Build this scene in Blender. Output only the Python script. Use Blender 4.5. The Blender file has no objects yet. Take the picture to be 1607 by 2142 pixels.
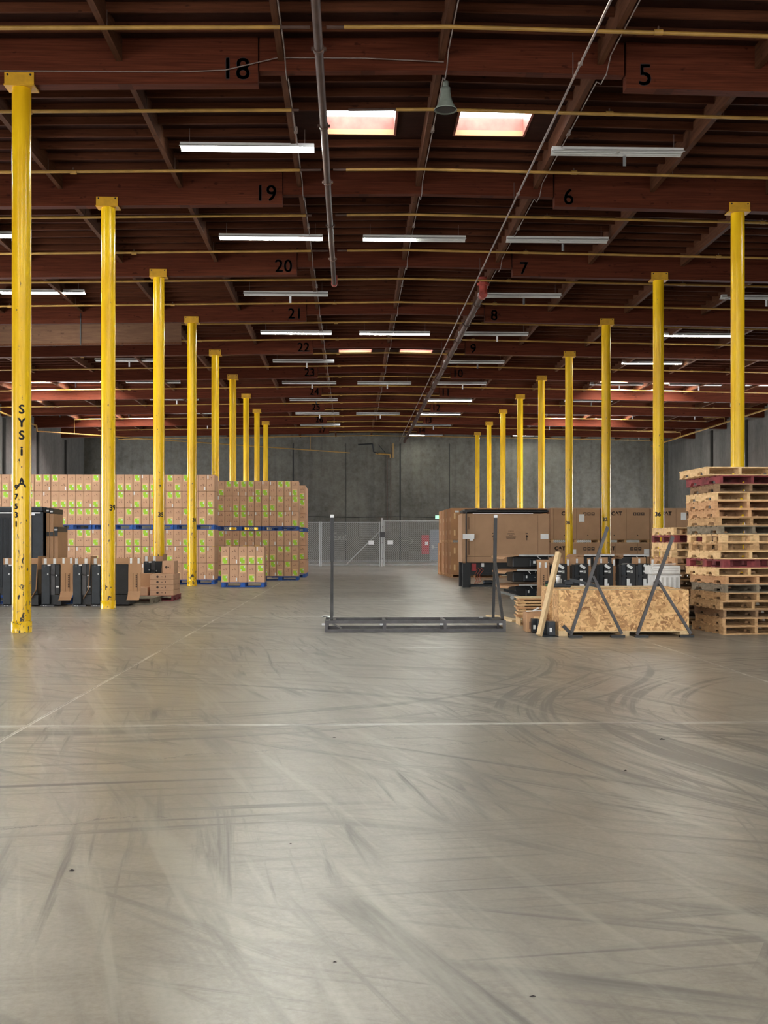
import bpy, math, random
from mathutils import Vector, Matrix
random.seed(7)
R = random.random
SC = bpy.context.scene
COL = SC.collection
F = 2400.0; CX = 817.0; CY = 1135.0; H = 1.35
PSI = math.atan(82.0 / F); SP = math.sin(PSI); CP = math.cos(PSI)

def wx(u, t): return t * (SP + (u - CX) / F * CP)
def wy(u, t): return t * (CP - (u - CX) / F * SP)
def wz(v, t): return H + (CY - v) / F * t

# ------------------------------------------------------------------ materials
def new_mat(name):
    m = bpy.data.materials.new(name); m.use_nodes = True
    nt = m.node_tree
    return m, nt, nt.nodes['Principled BSDF']

def N(nt, typ, **kw):
    n = nt.nodes.new(typ)
    for k, v in kw.items():
        if k.startswith('i_'):
            n.inputs[k[2:].replace('_', ' ')].default_value = v
        else: setattr(n, k, v)
    return n

def coords(nt, scale=(1, 1, 1), rot=(0, 0, 0), loc=(0, 0, 0), kind='Object', rnd=False):
    tc = N(nt, 'ShaderNodeTexCoord'); mp = N(nt, 'ShaderNodeMapping')
    if any(rot): mp.vector_type = 'TEXTURE'; scale = tuple(1.0 / q for q in scale)
    mp.inputs['Scale'].default_value = scale; mp.inputs['Rotation'].default_value = rot; mp.inputs['Location'].default_value = loc
    src = tc.outputs[kind]
    if rnd:
        oi = N(nt, 'ShaderNodeObjectInfo'); ml = N(nt, 'ShaderNodeMath', operation='MULTIPLY'); ml.inputs[1].default_value = 37.0
        nt.links.new(oi.outputs['Random'], ml.inputs[0])
        va = N(nt, 'ShaderNodeVectorMath', operation='ADD'); nt.links.new(src, va.inputs[0]); nt.links.new(ml.outputs[0], va.inputs[1]); src = va.outputs[0]
    nt.links.new(src, mp.inputs['Vector'])
    return mp.outputs['Vector']

def noise(nt, vec, scale=5, detail=4, rough=0.55, dist=0.0):
    n = N(nt, 'ShaderNodeTexNoise'); n.inputs['Scale'].default_value = scale; n.inputs['Detail'].default_value = detail
    n.inputs['Roughness'].default_value = rough; n.inputs['Distortion'].default_value = dist
    nt.links.new(vec, n.inputs['Vector']); return n.outputs['Fac']

def ramp(nt, fac, stops, interp='LINEAR'):
    r = N(nt, 'ShaderNodeValToRGB'); r.color_ramp.interpolation = interp
    e = r.color_ramp.elements
    while len(e) < len(stops): e.new(0.5)
    for i, (p, c) in enumerate(stops):
        e[i].position = p
        e[i].color = (c, c, c, 1) if not isinstance(c, (tuple, list)) else (*c[:3], 1)
    nt.links.new(fac, r.inputs['Fac']); return r.outputs['Color']

def mix(nt, fac, a, b, typ='MIX'):
    m = N(nt, 'ShaderNodeMix', data_type='RGBA', blend_type=typ)
    for s, v in ((m.inputs[0], fac), (m.inputs[6], a), (m.inputs[7], b)):
        if isinstance(v, (int, float)): s.default_value = v
        elif isinstance(v, (tuple, list)): s.default_value = (*v[:3], 1)
        else: nt.links.new(v, s)
    return m.outputs[2]

def mth(nt, op, a, b=None, clamp=False):
    m = N(nt, 'ShaderNodeMath', operation=op); m.use_clamp = clamp
    for i, v in enumerate((a, b)):
        if v is None: continue
        if isinstance(v, (int, float)): m.inputs[i].default_value = v
        else: nt.links.new(v, m.inputs[i])
    return m.outputs[0]

def bump(nt, bs, h, strength=0.2, dist=0.01):
    b = N(nt, 'ShaderNodeBump'); b.inputs['Strength'].default_value = strength; b.inputs['Distance'].default_value = dist
    nt.links.new(h, b.inputs['Height']); nt.links.new(b.outputs[0], bs.inputs['Normal'])

def sr(r, g, b):
    f = lambda c: ((c / 255 + 0.055) / 1.055) ** 2.4 if c > 10 else c / 255 / 12.92
    return (f(r), f(g), f(b))

def plain(name, col, rough=0.6, metal=0.0, var=0.15, scale=8.0, spec=0.5, rnd=True):
    m, nt, bs = new_mat(name)
    n = noise(nt, coords(nt, rnd=rnd), scale, 5)
    c = ramp(nt, n, [(0.3, tuple(x * (1 - var) for x in col)), (0.7, tuple(min(1, x * (1 + var)) for x in col))])
    nt.links.new(c, bs.inputs['Base Color'])
    bs.inputs['Roughness'].default_value = rough; bs.inputs['Metallic'].default_value = metal
    bs.inputs['Specular IOR Level'].default_value = spec
    return m

def wood(name, c1, c2, stretch=(0.5, 8, 8), rough=0.75, knots=True, rnd=False, lam=0.0):
    m, nt, bs = new_mat(name)
    n1 = noise(nt, coords(nt, stretch, rnd=rnd), 3.0, 6, 0.65, 0.4)
    c = ramp(nt, n1, [(0.28, c1), (0.72, c2)])
    if knots:
        n2 = noise(nt, coords(nt, (2.0, 4, 4), rnd=rnd), 2.2, 2)
        c = mix(nt, ramp(nt, n2, [(0.66, 0.0), (0.74, 0.75)]), c, tuple(x * 0.45 for x in c1))
    if lam > 0:
        sx = N(nt, 'ShaderNodeSeparateXYZ'); nt.links.new(coords(nt), sx.inputs[0])
        fr = mth(nt, 'FRACT', mth(nt, 'DIVIDE', sx.outputs['Z'], lam))
        c = mix(nt, mth(nt, 'MULTIPLY', mth(nt, 'LESS_THAN', fr, 0.1), 0.4), c, tuple(x * 0.4 for x in c1))
    nt.links.new(c, bs.inputs['Base Color']); bs.inputs['Roughness'].default_value = rough
    bs.inputs['Specular IOR Level'].default_value = 0.12
    bump(nt, bs, n1, 0.25, 0.004)
    return m

def emis(name, col, s):
    m, nt, bs = new_mat(name)
    bs.inputs['Base Color'].default_value = (0.8, 0.8, 0.8, 1)
    bs.inputs['Emission Color'].default_value = (*col, 1); bs.inputs['Emission Strength'].default_value = s
    return m

M = {}
M['glulam'] = wood('glulam_stained', (0.048, 0.0095, 0.0035), (0.118, 0.0285, 0.0120), (0.35, 9, 9), 0.7, True, False, 0.038)
M['purlin'] = wood('purlin_wood', (0.054, 0.019, 0.0085), (0.115, 0.046, 0.022), (8, 0.4, 8), 0.75)
M['joist'] = wood('joist_wood', (0.043, 0.012, 0.005), (0.105, 0.034, 0.0145), (0.4, 8, 8), 0.75)
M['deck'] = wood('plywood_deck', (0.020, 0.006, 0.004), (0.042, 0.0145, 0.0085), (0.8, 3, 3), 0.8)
M['board'] = wood('draft_board_plywood', (0.085, 0.042, 0.025), (0.14, 0.075, 0.045), (0.5, 5, 5), 0.7)
M['curb'] = plain('curb_red_paint', (0.27, 0.080, 0.055), 0.6, 0, 0.3, 4)
M['white'] = plain('white_enamel', (0.62, 0.62, 0.60), 0.35, 0, 0.05)
M['paper'] = plain('white_paper', (0.80, 0.81, 0.83), 0.7, 0, 0.04)
M['tube_on'] = emis('tube_glow', (0.98, 1.0, 0.90), 46.0)
M['tube_off'] = plain('tube_dead', (0.55, 0.56, 0.55), 0.3, 0, 0.04)
M['pane'] = emis('skylight_acrylic', (0.88, 0.97, 1.0), 5.0)
M['daylight'] = emis('added_daylight', (1.0, 0.975, 0.94), 5.0)
M['pane_side'] = emis('boosted_skylight_acrylic', (1.0, 0.97, 0.95), 50.0)  # same panes with the glow raised, to light the side beams
M['daylight_left'] = emis('added_far_daylight', (0.92, 0.95, 1.0), 8.5)
M['daylight_mid'] = emis('added_side_daylight', (0.98, 0.97, 0.97), 6.0)
M['ypipe'] = plain('pipe_yellow', (0.36, 0.205, 0.045), 0.45, 0, 0.25, 3)
M['dpipe'] = plain('pipe_brown', (0.075, 0.042, 0.032), 0.6, 0.0, 0.3, 3, 0.25)
M['conduit'] = plain('conduit_steel', (0.20, 0.15, 0.13), 0.5, 0.0, 0.2)
M['redfit'] = plain('red_fitting', (0.32, 0.045, 0.03), 0.5, 0, 0.3)
M['black'] = plain('black_steel', (0.008, 0.009, 0.012), 0.42, 0.2, 0.3)
M['soot'] = plain('stencil_black', (0.012, 0.010, 0.012), 0.8, 0, 0.2)
M['slate'] = plain('dark_slate_steel', (0.013, 0.018, 0.025), 0.4, 0.3, 0.25)
M['steel'] = plain('raw_steel', (0.060, 0.058, 0.062), 0.42, 0.5, 0.35, 5)
M['silver'] = plain('galvanised', (0.42, 0.43, 0.44), 0.4, 0.75, 0.2)
M['chain'] = plain('galvanised_wire', (0.40, 0.41, 0.41), 0.5, 0.4, 0.1)
M['cardbrown'] = plain('brown_cardboard', (0.46, 0.27, 0.155), 0.85, 0, 0.07, 3, 0.2)
M['cardtan'] = plain('tan_cardboard', (0.40, 0.245, 0.150), 0.85, 0, 0.06, 3, 0.2)
M['cardwarm'] = plain('warm_cardboard', (0.60, 0.365, 0.235), 0.85, 0, 0.07, 3, 0.2)
M['cardorange'] = plain('kraft_cardboard', (0.43, 0.225, 0.115), 0.85, 0, 0.07, 3, 0.2)
M['crease'] = plain('cardboard_crease', (0.17, 0.095, 0.055), 0.9, 0, 0.1)
M['ink'] = plain('box_ink', (0.055, 0.035, 0.028), 0.8, 0, 0.1)
M['faintink'] = plain('faint_box_ink', (0.26, 0.14, 0.085), 0.8, 0, 0.2)
M['cream'] = plain('label_cream', (0.80, 0.56, 0.30), 0.6, 0, 0.15)
M['lime'] = plain('label_lime', (0.38, 0.68, 0.03), 0.55, 0, 0.15, 20)
M['blue'] = plain('pallet_blue', (0.012, 0.085, 0.36), 0.6, 0, 0.35, 4)
M['pred'] = plain('pallet_red', (0.22, 0.035, 0.04), 0.7, 0, 0.55, 5)
M['exit'] = emis('exit_sign_green', (0.12, 0.62, 0.25), 1.1)
M['doorgrey'] = plain('door_grey_paint', (0.20, 0.22, 0.26), 0.5)
M['redpaint'] = plain('red_paint', (0.42, 0.03, 0.04), 0.45)
M['green'] = plain('green_plastic', (0.03, 0.11, 0.045), 0.5)
M['plastic'] = plain('white_stretch_film', (0.66, 0.68, 0.69), 0.25, 0, 0.12, 10)
M['plasticgrey'] = plain('grey_crate_plastic', (0.42, 0.43, 0.43), 0.4, 0, 0.1)
M['speaker'] = plain('speaker_grey_green', (0.20, 0.23, 0.20), 0.5)
M['chalk'] = plain('chalk', (0.22, 0.215, 0.18), 0.9)
M['joint'] = plain('wall_joint', (0.03, 0.03, 0.028), 0.9)
M['debris'] = plain('dark_debris', (0.03, 0.025, 0.025), 0.8)
M['cable'] = plain('red_cable', (0.35, 0.06, 0.03), 0.5)
M['stud'] = wood('fresh_pine', (0.60, 0.42, 0.24), (0.80, 0.62, 0.38), (10, 10, 0.6), 0.6, False, True)
for nm, a, b in (('p_tan', (0.32, 0.185, 0.092), (0.64, 0.41, 0.215)), ('p_light', (0.56, 0.355, 0.175), (0.85, 0.60, 0.34)),
                 ('p_grey', (0.14, 0.115, 0.085), (0.30, 0.25, 0.185)), ('p_orange', (0.45, 0.24, 0.12), (0.66, 0.40, 0.22)),
                 ('p_brown', (0.17, 0.10, 0.06), (0.36, 0.23, 0.135))):
    M[nm] = wood(nm, a, b, (3, 3, 8), 0.8, True, True)

def mat_yellow():
    m, nt, bs = new_mat('column_yellow')
    v = coords(nt, (1, 1, 1), rnd=False)
    sx = N(nt, 'ShaderNodeSeparateXYZ'); nt.links.new(v, sx.inputs[0])
    big = noise(nt, coords(nt, (1, 1, 0.3), rnd=True), 3, 3)
    c = ramp(nt, big, [(0.3, (0.74, 0.42, 0.006)), (0.7, (0.93, 0.60, 0.010))])
    # scrapes, denser lower down and on a strip facing the aisle
    n1 = noise(nt, coords(nt, (1.6, 1.6, 0.75), rnd=True), 13, 6, 0.62)
    n2 = noise(nt, coords(nt, (1, 1, 0.6), rnd=True), 2.2, 2)
    z = sx.outputs['Z']
    low = mth(nt, 'MULTIPLY', mth(nt, 'SUBTRACT', 1.0, mth(nt, 'DIVIDE', z, 2.2), True), 0.105)
    mid = mth(nt, 'MULTIPLY', mth(nt, 'LESS_THAN', z, 5.3), 0.02)
    xx = mth(nt, 'ABSOLUTE', mth(nt, 'SUBTRACT', sx.outputs['X'], 0.02))
    strip = mth(nt, 'MULTIPLY', mth(nt, 'LESS_THAN', xx, 0.05), 0.035)
    tot = mth(nt, 'ADD', mth(nt, 'ADD', n1, mth(nt, 'MULTIPLY', mth(nt, 'ADD', mth(nt, 'ADD', low, strip), mid), mth(nt, 'LESS_THAN', z, 5.3))),
              mth(nt, 'MULTIPLY', mth(nt, 'SUBTRACT', n2, 0.5), 0.25))
    chip = ramp(nt, tot, [(0.715, 0.0), (0.725, 1.0)])
    nt.links.new(mix(nt, chip, c, (0.055, 0.045, 0.03)), bs.inputs['Base Color'])
    nt.links.new(ramp(nt, chip, [(0, 0.24), (1, 0.8)]), bs.inputs['Roughness'])
    bump(nt, bs, noise(nt, coords(nt, (1, 1, 0.2)), 14, 2), 0.06, 0.01)
    return m
M['yellow'] = mat_yellow()
M['ycap'] = plain('cap_yellow', (0.60, 0.32, 0.012), 0.45, 0, 0.2, 5)

def mat_osb():
    m, nt, bs = new_mat('osb_strand_board')
    outs = []
    for i, (s, r) in enumerate((((20, 20, 5), (0, 0.5, 0)), ((20, 20, 5), (0, -0.8, 0.3)), ((20, 20, 5), (0, 1.5, 0.1)))):
        vo = N(nt, 'ShaderNodeTexVoronoi'); vo.inputs['Scale'].default_value = 1.5
        w = noise(nt, coords(nt, (1, 1, 1)), 7, 2)
        va = N(nt, 'ShaderNodeVectorMath', operation='ADD'); nt.links.new(coords(nt, s, r), va.inputs[0]); nt.links.new(w, va.inputs[1])
        nt.links.new(va.outputs[0], vo.inputs['Vector'])
        outs.append(ramp(nt, vo.outputs['Color'], [(0.1, (0.32, 0.145, 0.055)), (0.4, (0.60, 0.33, 0.14)), (0.8, (0.88, 0.58, 0.28))]))
    k1 = ramp(nt, noise(nt, coords(nt, (1, 1, 1)), 9, 2), [(0.47, 0), (0.5, 1)])
    k2 = ramp(nt, noise(nt, coords(nt, (1, 1, 1), loc=(5, 3, 2)), 11, 2), [(0.5, 0), (0.53, 1)])
    c = mix(nt, k2, mix(nt, k1, outs[0], outs[1]), outs[2])
    nt.links.new(c, bs.inputs['Base Color']); bs.inputs['Roughness'].default_value = 0.65
    return m
M['osb'] = mat_osb()

def line_mask(nt, coord, pos, half, wob, amp):
    d = mth(nt, 'ABSOLUTE', mth(nt, 'ADD', mth(nt, 'SUBTRACT', coord, pos), mth(nt, 'MULTIPLY', mth(nt, 'SUBTRACT', wob, 0.5), amp)))
    return mth(nt, 'LESS_THAN', d, half)

def mat_floor():
    m, nt, bs = new_mat('floor_concrete')
    P = coords(nt); sx = N(nt, 'ShaderNodeSeparateXYZ'); nt.links.new(P, sx.inputs[0])
    X, Y = sx.outputs['X'], sx.outputs['Y']
    big = noise(nt, coords(nt, (1, 1, 1)), 0.35, 5, 0.6)
    mid = noise(nt, coords(nt, (1, 1, 1)), 2.3, 6, 0.65)
    fine = noise(nt, coords(nt, (1, 1, 1)), 38, 4, 0.7)
    c = ramp(nt, big, [(0.3, (0.245, 0.197, 0.150)), (0.7, (0.342, 0.305, 0.245))])
    c = mix(nt, 0.55, c, ramp(nt, mid, [(0.3, (0.20, 0.17, 0.135)), (0.7, (0.39, 0.355, 0.295))]))
    c = mix(nt, 0.16, c, ramp(nt, fine, [(0.35, 0.08), (0.65, 0.5)]))
    # tyre scuffs: stretched streaks in several directions plus turning arcs
    streaks = None
    for i, (ang, sc, lo, sd) in enumerate(((-1.22, (0.30, 5, 1), (0, 0, 0), 0.585), (-0.75, (0.28, 6, 1), (4, 9, 0), 0.61),
                                           (0.15, (0.22, 9, 1), (7, 1, 0), 0.615), (-1.42, (0.35, 7, 1), (2, 3, 0), 0.61), (-0.35, (0.2, 5, 1), (12, 5, 0), 0.60))):
        s = noise(nt, coords(nt, sc, (0, 0, ang), lo), 1.3, 5, 0.62, 0.7)
        mk = noise(nt, coords(nt, (1, 1, 1), (0, 0, 0), (i * 11.0, i * 5.0, 0)), 0.45, 2)
        st = mth(nt, 'MULTIPLY', ramp(nt, s, [(sd - 0.10, 0.0), (sd + 0.08, 1.0)]), ramp(nt, mk, [(0.42, 0.0), (0.62, 1.0)]))
        streaks = st if streaks is None else mth(nt, 'MAXIMUM', streaks, st)
    for i, (cx, cy, r0, w) in enumerate(((-2.5, 13.5, 5.2, 0.7), (6.5, 8.5, 4.6, 0.8), (3.5, 24.0, 7.5, 0.9), (-3.0, 6.0, 5.4, 0.5), (0.5, 30.5, 4.5, 1.4))):
        vd = N(nt, 'ShaderNodeVectorMath', operation='DISTANCE'); nt.links.new(P, vd.inputs[0]); vd.inputs[1].default_value = (cx, cy, 0)
        d = vd.outputs['Value']
        cmb = N(nt, 'ShaderNodeCombineXYZ'); nt.links.new(mth(nt, 'MULTIPLY', d, 9.0), cmb.inputs[0])
        an = mth(nt, 'ARCTAN2', mth(nt, 'SUBTRACT', Y, cy), mth(nt, 'SUBTRACT', X, cx)); nt.links.new(mth(nt, 'MULTIPLY', an, 1.6), cmb.inputs[1])
        cmb.inputs[2].default_value = i * 3.3
        s = noise(nt, cmb.outputs[0], 1.0, 4, 0.6)
        band = mth(nt, 'LESS_THAN', mth(nt, 'ABSOLUTE', mth(nt, 'SUBTRACT', d, r0)), w)
        st = mth(nt, 'MULTIPLY', mth(nt, 'MULTIPLY', ramp(nt, s, [(0.50, 0.0), (0.62, 1.0)]), band), 0.8)
        streaks = mth(nt, 'MAXIMUM', streaks, st)
    c = mix(nt, mth(nt, 'MULTIPLY', streaks, 0.85), c, (0.085, 0.075, 0.068))
    rub = noise(nt, coords(nt, (0.22, 3, 1), (0, 0, -1.28), (3, 3, 0)), 1.6, 4, 0.6, 0.5)
    c = mix(nt, mth(nt, 'MULTIPLY', ramp(nt, rub, [(0.54, 0.0), (0.66, 1.0)]), 0.35), c, (0.52, 0.50, 0.43))
    # pits and specks
    pit = noise(nt, coords(nt, (1, 1.3, 1)), 105, 3, 0.6); pm = noise(nt, coords(nt), 0.8, 3)
    c = mix(nt, mth(nt, 'MULTIPLY', ramp(nt, pit, [(0.70, 0.0), (0.74, 0.8)]), ramp(nt, pm, [(0.5, 0.1), (0.62, 1.0)])), c, (0.10, 0.085, 0.07))
    # sawn joints of the slab, spalled and partly filled with light caulk
    wob = noise(nt, coords(nt), 6, 5, 0.7); wob2 = noise(nt, coords(nt, loc=(9, 2, 0)), 1.6, 3)
    dark = None; light = None
    for ax, ps in ((Y, (8.52, 14.70, 20.88, 27.06, 33.24, 39.42, 45.6, 51.8, 58.0)), (X, (-8.83, -2.39, 4.03, 10.45))):
        for p in ps:
            a = line_mask(nt, ax, p, 0.017 if ax is Y else 0.006, wob, 0.05 if ax is Y else 0.02); b = line_mask(nt, ax, p + 0.004, 0.038 if ax is Y else 0.016, wob, 0.045 if ax is Y else 0.02)
            dark = a if dark is None else mth(nt, 'MAXIMUM', dark, a); light = b if light is None else mth(nt, 'MAXIMUM', light, b)
    lf = mth(nt, 'MULTIPLY', light, ramp(nt, wob2, [(0.42, 0.4), (0.6, 0.95)]))
    c = mix(nt, lf, c, (0.78, 0.78, 0.74)); c = mix(nt, mth(nt, 'MULTIPLY', dark, ramp(nt, wob2, [(0.35, 0.95), (0.62, 0.35)])), c, (0.05, 0.045, 0.04))
    # two wandering cracks
    for (k, q, x0, x1) in ((0.42, 7.75, -2.2, 0.4), (0.36, 6.05, -2.6, -0.9), (0.10, 7.62, 0.3, 4.4)):
        wv = mth(nt, 'MULTIPLY', mth(nt, 'SUBTRACT', noise(nt, coords(nt, (1, 1, 1), loc=(q, k, 0)), 1.8, 6, 0.7), 0.5), 0.55)
        d = mth(nt, 'ABSOLUTE', mth(nt, 'SUBTRACT', mth(nt, 'ADD', Y, wv), mth(nt, 'ADD', mth(nt, 'MULTIPLY', X, k), q)))
        ck = mth(nt, 'MULTIPLY', mth(nt, 'LESS_THAN', d, 0.006), mth(nt, 'MULTIPLY', mth(nt, 'GREATER_THAN', X, x0), mth(nt, 'LESS_THAN', X, x1)))
        c = mix(nt, mth(nt, 'MULTIPLY', ck, 0.75), c, (0.06, 0.05, 0.045))
    nt.links.new(c, bs.inputs['Base Color'])
    rg = ramp(nt, mid, [(0.3, 0.275), (0.72, 0.31)])
    rg = mix(nt, mth(nt, 'MULTIPLY', streaks, 0.6), rg, (0.5, 0.5, 0.5))
    nt.links.new(rg, bs.inputs['Roughness']); bs.inputs['Specular IOR Level'].default_value = 1.0
    hh = mth(nt, 'ADD', mth(nt, 'MULTIPLY', noise(nt, coords(nt, (1, 1, 1)), 9, 5, 0.6), 0.7), mth(nt, 'MULTIPLY', mid, 0.6))
    bump(nt, bs, hh, 0.06, 0.006)
    return m
M['floor'] = mat_floor()

def mat_wall(name, a, b, along):
    m, nt, bs = new_mat(name)
    sc = (1, 1, 0.5)
    n = noise(nt, coords(nt, sc), 0.45, 7, 0.66, 0.3)
    c = ramp(nt, n, [(0.30, a), (0.68, b)])
    n2 = noise(nt, coords(nt, (2.2, 2.2, 0.12)), 1.2, 4)
    c = mix(nt, mth(nt, 'MULTIPLY', ramp(nt, n2, [(0.52, 0.0), (0.7, 1.0)]), 0.4), c, tuple(x * 0.5 for x in a))
    n3 = noise(nt, coords(nt), 3.5, 5, 0.7)
    c = mix(nt, 0.18, c, ramp(nt, n3, [(0.3, 0.02), (0.75, 0.35)]))
    nt.links.new(c, bs.inputs['Base Color']); bs.inputs['Roughness'].default_value = 0.8
    return m
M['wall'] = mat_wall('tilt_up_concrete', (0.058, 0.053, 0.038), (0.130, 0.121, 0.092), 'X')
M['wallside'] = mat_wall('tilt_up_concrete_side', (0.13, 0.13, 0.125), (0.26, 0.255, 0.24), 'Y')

# ------------------------------------------------------------------ mesh helpers
class MB:
    def __init__(s): s.v = []; s.f = []; s.m = []; s.s = []
    def add(s, vs, fs, mi=0, sm=False):
        o = len(s.v); s.v += [tuple(p) for p in vs]
        for f in fs: s.f.append([i + o for i in f]); s.m.append(mi); s.s.append(sm)
        return s
    def box(s, x0, x1, y0, y1, z0, z1, mi=0):
        vs = [(x, y, z) for z in (z0, z1) for y in (y0, y1) for x in (x0, x1)]
        return s.add(vs, [(0, 2, 3, 1), (4, 5, 7, 6), (0, 1, 5, 4), (2, 6, 7, 3), (0, 4, 6, 2), (1, 3, 7, 5)], mi)
    def bevbox(s, x0, x1, y0, y1, z0, z1, b=0.01, mi=0):
        # chamfered vertical and horizontal edges
        o = []
        for z, q in ((z0, b), (z0 + b, 0), (z1 - b, 0), (z1, b)):
            o.append([(x0 + q, y0 + b + q, z), (x0 + b + q, y0 + q, z), (x1 - b - q, y0 + q, z), (x1 - q, y0 + b + q, z),
                      (x1 - q, y1 - b - q, z), (x1 - b - q, y1 - q, z), (x0 + b + q, y1 - q, z), (x0 + q, y1 - b - q, z)])
        vs = [p for r in o for p in r]; fs = [tuple(range(7, -1, -1)), tuple(range(24, 32))]
        for k in range(3):
            for i in range(8): j = (i + 1) % 8; fs.append((k * 8 + i, k * 8 + j, k * 8 + 8 + j, k * 8 + 8 + i))
        return s.add(vs, fs, mi)
    def bar(s, p, q, w, h=None, mi=0, up=(0, 0, 1)):
        h = h or w; p = Vector(p); q = Vector(q); d = (q - p).normalized(); u = Vector(up)
        if abs(d.dot(u)) > 0.98: u = Vector((0, 1, 0))
        a = d.cross(u).normalized() * (w / 2); b = a.cross(d).normalized() * (h / 2)
        vs = [e + sa * a + sb * b for e in (p, q) for sa, sb in ((-1, -1), (1, -1), (1, 1), (-1, 1))]
        return s.add(vs, [(3, 2, 1, 0), (4, 5, 6, 7), (0, 1, 5, 4), (1, 2, 6, 5), (2, 3, 7, 6), (3, 0, 4, 7)], mi)
    def cyl(s, p, q, r, n=12, mi=0, r2=None):
        p = Vector(p); q = Vector(q); d = (q - p).normalized(); u = Vector((0, 0, 1)) if abs(d.z) < 0.9 else Vector((1, 0, 0))
        a = d.cross(u).normalized(); b = d.cross(a); r2 = r if r2 is None else r2
        vs = [p + r * (math.cos(t) * a + math.sin(t) * b) for t in [2 * math.pi * i / n for i in range(n)]] + \
             [q + r2 * (math.cos(t) * a + math.sin(t) * b) for t in [2 * math.pi * i / n for i in range(n)]]
        s.add(vs, [(i, (i + 1) % n, n + (i + 1) % n, n + i) for i in range(n)], mi, True)
        s.add(vs[:n], [tuple(range(n - 1, -1, -1))], mi); s.add(vs[n:], [tuple(range(n))], mi)
        return s
    def tube(s, pts, r, n=8, mi=0):
        for a, b in zip(pts[:-1], pts[1:]): s.cyl(a, b, r, n, mi)
        return s
    def lathe(s, prof, n=20, mi=0, loc=(0, 0, 0)):
        vs = []; fs = []
        for r, z in prof:
            for i in range(n): t = 2 * math.pi * i / n; vs.append((loc[0] + r * math.cos(t), loc[1] + r * math.sin(t), loc[2] + z))
        for k in range(len(prof) - 1):
            for i in range(n): j = (i + 1) % n; fs.append((k * n + i, k * n + j, (k + 1) * n + j, (k + 1) * n + i))
        return s.add(vs, fs, mi, True)
    def build(s, name, mats, parent=None, loc=None, rz=0.0):
        me = bpy.data.meshes.new(name); me.from_pydata(s.v, [], s.f)
        if not isinstance(mats, (list, tuple)): mats = [mats]
        for m in mats: me.materials.append(m)
        me.polygons.foreach_set('material_index', s.m); me.polygons.foreach_set('use_smooth', s.s)
        me.update()
        o = bpy.data.objects.new(name, me); COL.objects.link(o)
        if parent: o.parent = parent
        if loc: o.location = loc
        if rz: o.rotation_euler.z = rz
        return o

def tag(o, label, cat, group=None, kind=None):
    o['label'] = label; o['category'] = cat
    if group: o['group'] = group
    if kind: o['kind'] = kind
    return o
def thing(name, label, cat, loc=(0, 0, 0), rz=0.0, group=None):
    o = bpy.data.objects.new(name, None); COL.objects.link(o); o.location = loc; o.rotation_euler.z = rz
    o.empty_display_size = 0.2
    return tag(o, label, cat, group)
KIDS = {}
def dup(root, loc, rz=0.0, label=None, scale=None, mat=None):
    r = root.copy(); COL.objects.link(r); r.location = loc; r.rotation_euler.z = rz
    if scale: r.scale = scale
    if label: r['label'] = label
    for ch in root.children:
        c = ch.copy(); COL.objects.link(c); c.parent = r
        for g in ch.children:
            d = g.copy(); COL.objects.link(d); d.parent = c
    return r
def text_faces(s, size, width=None):
    cu = bpy.data.curves.new('txt', 'FONT'); cu.body = s; cu.size = size; cu.align_x = 'CENTER'; cu.align_y = 'CENTER'
    cu.resolution_u = 3
    ob = bpy.data.objects.new('txt', cu); COL.objects.link(ob)
    dg = bpy.context.evaluated_depsgraph_get(); me = bpy.data.meshes.new_from_object(ob.evaluated_get(dg))
    vs = [v.co.copy() for v in me.vertices]; fs = [tuple(p.vertices) for p in me.polygons]
    bpy.data.objects.remove(ob); bpy.data.curves.remove(cu); bpy.data.meshes.remove(me)
    return vs, fs
def flat_text(s, size, org, name, mat, parent, sx=1.0, bold=0.0):
    """text on a plane facing -Y, centred on org"""
    vs, fs = text_faces(s, size)
    mb = MB(); mb.add([(org[0] + v.x * sx, org[1], org[2] + v.y) for v in vs], fs)
    if bold:
        for dx, dz in ((bold, 0), (-bold, 0), (0, bold), (0, -bold)):
            mb.add([(org[0] + v.x * sx + dx, org[1] - 0.0005, org[2] + v.y + dz) for v in vs], fs)
    return mb.build(name, mat, parent)
ORD = ['first', 'second', 'third', 'fourth', 'fifth', 'sixth', 'seventh', 'eighth', 'ninth', 'tenth', 'eleventh', 'twelfth', 'thirteenth',
       'fourteenth', 'fifteenth', 'sixteenth', 'seventeenth', 'eighteenth', 'nineteenth', 'twentieth', 'twenty-first', 'twenty-second',
       'twenty-third', 'twenty-fourth', 'twenty-fifth', 'twenty-sixth', 'twenty-seventh', 'twenty-eighth', 'twenty-ninth', 'thirtieth']
# ------------------------------------------------------------------ the hall
XL, XR, YF, YB = -18.3, 22.1, -14.0, 79.3
XRIDGE = 1.37
def zs(x): return 8.334 - (0.018 if x < XRIDGE else 0.014) * abs(x - XRIDGE)     # soffit of the glulams
def zd(x): return zs(x) + 0.70                                                    # underside of the deck
ROWS = [17.5 + 6.18 * r for r in range(10)]
PX = [XRIDGE + 2.43 * k for k in range(-7, 9)]
SKY = []
for k in (0, 1):
    for y in (20.2, 45.0, 69.75): SKY.append((XRIDGE - 1.215 + 2.43 * k, y))
for x in (XRIDGE - 2.43 * 5.5, XRIDGE - 2.43 * 6.5, XRIDGE + 2.43 * 4.5, XRIDGE + 2.43 * 5.5):
    for y in (52.3, 64.7): SKY.append((x, y))
SW = 0.64; SD = 1.30

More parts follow.
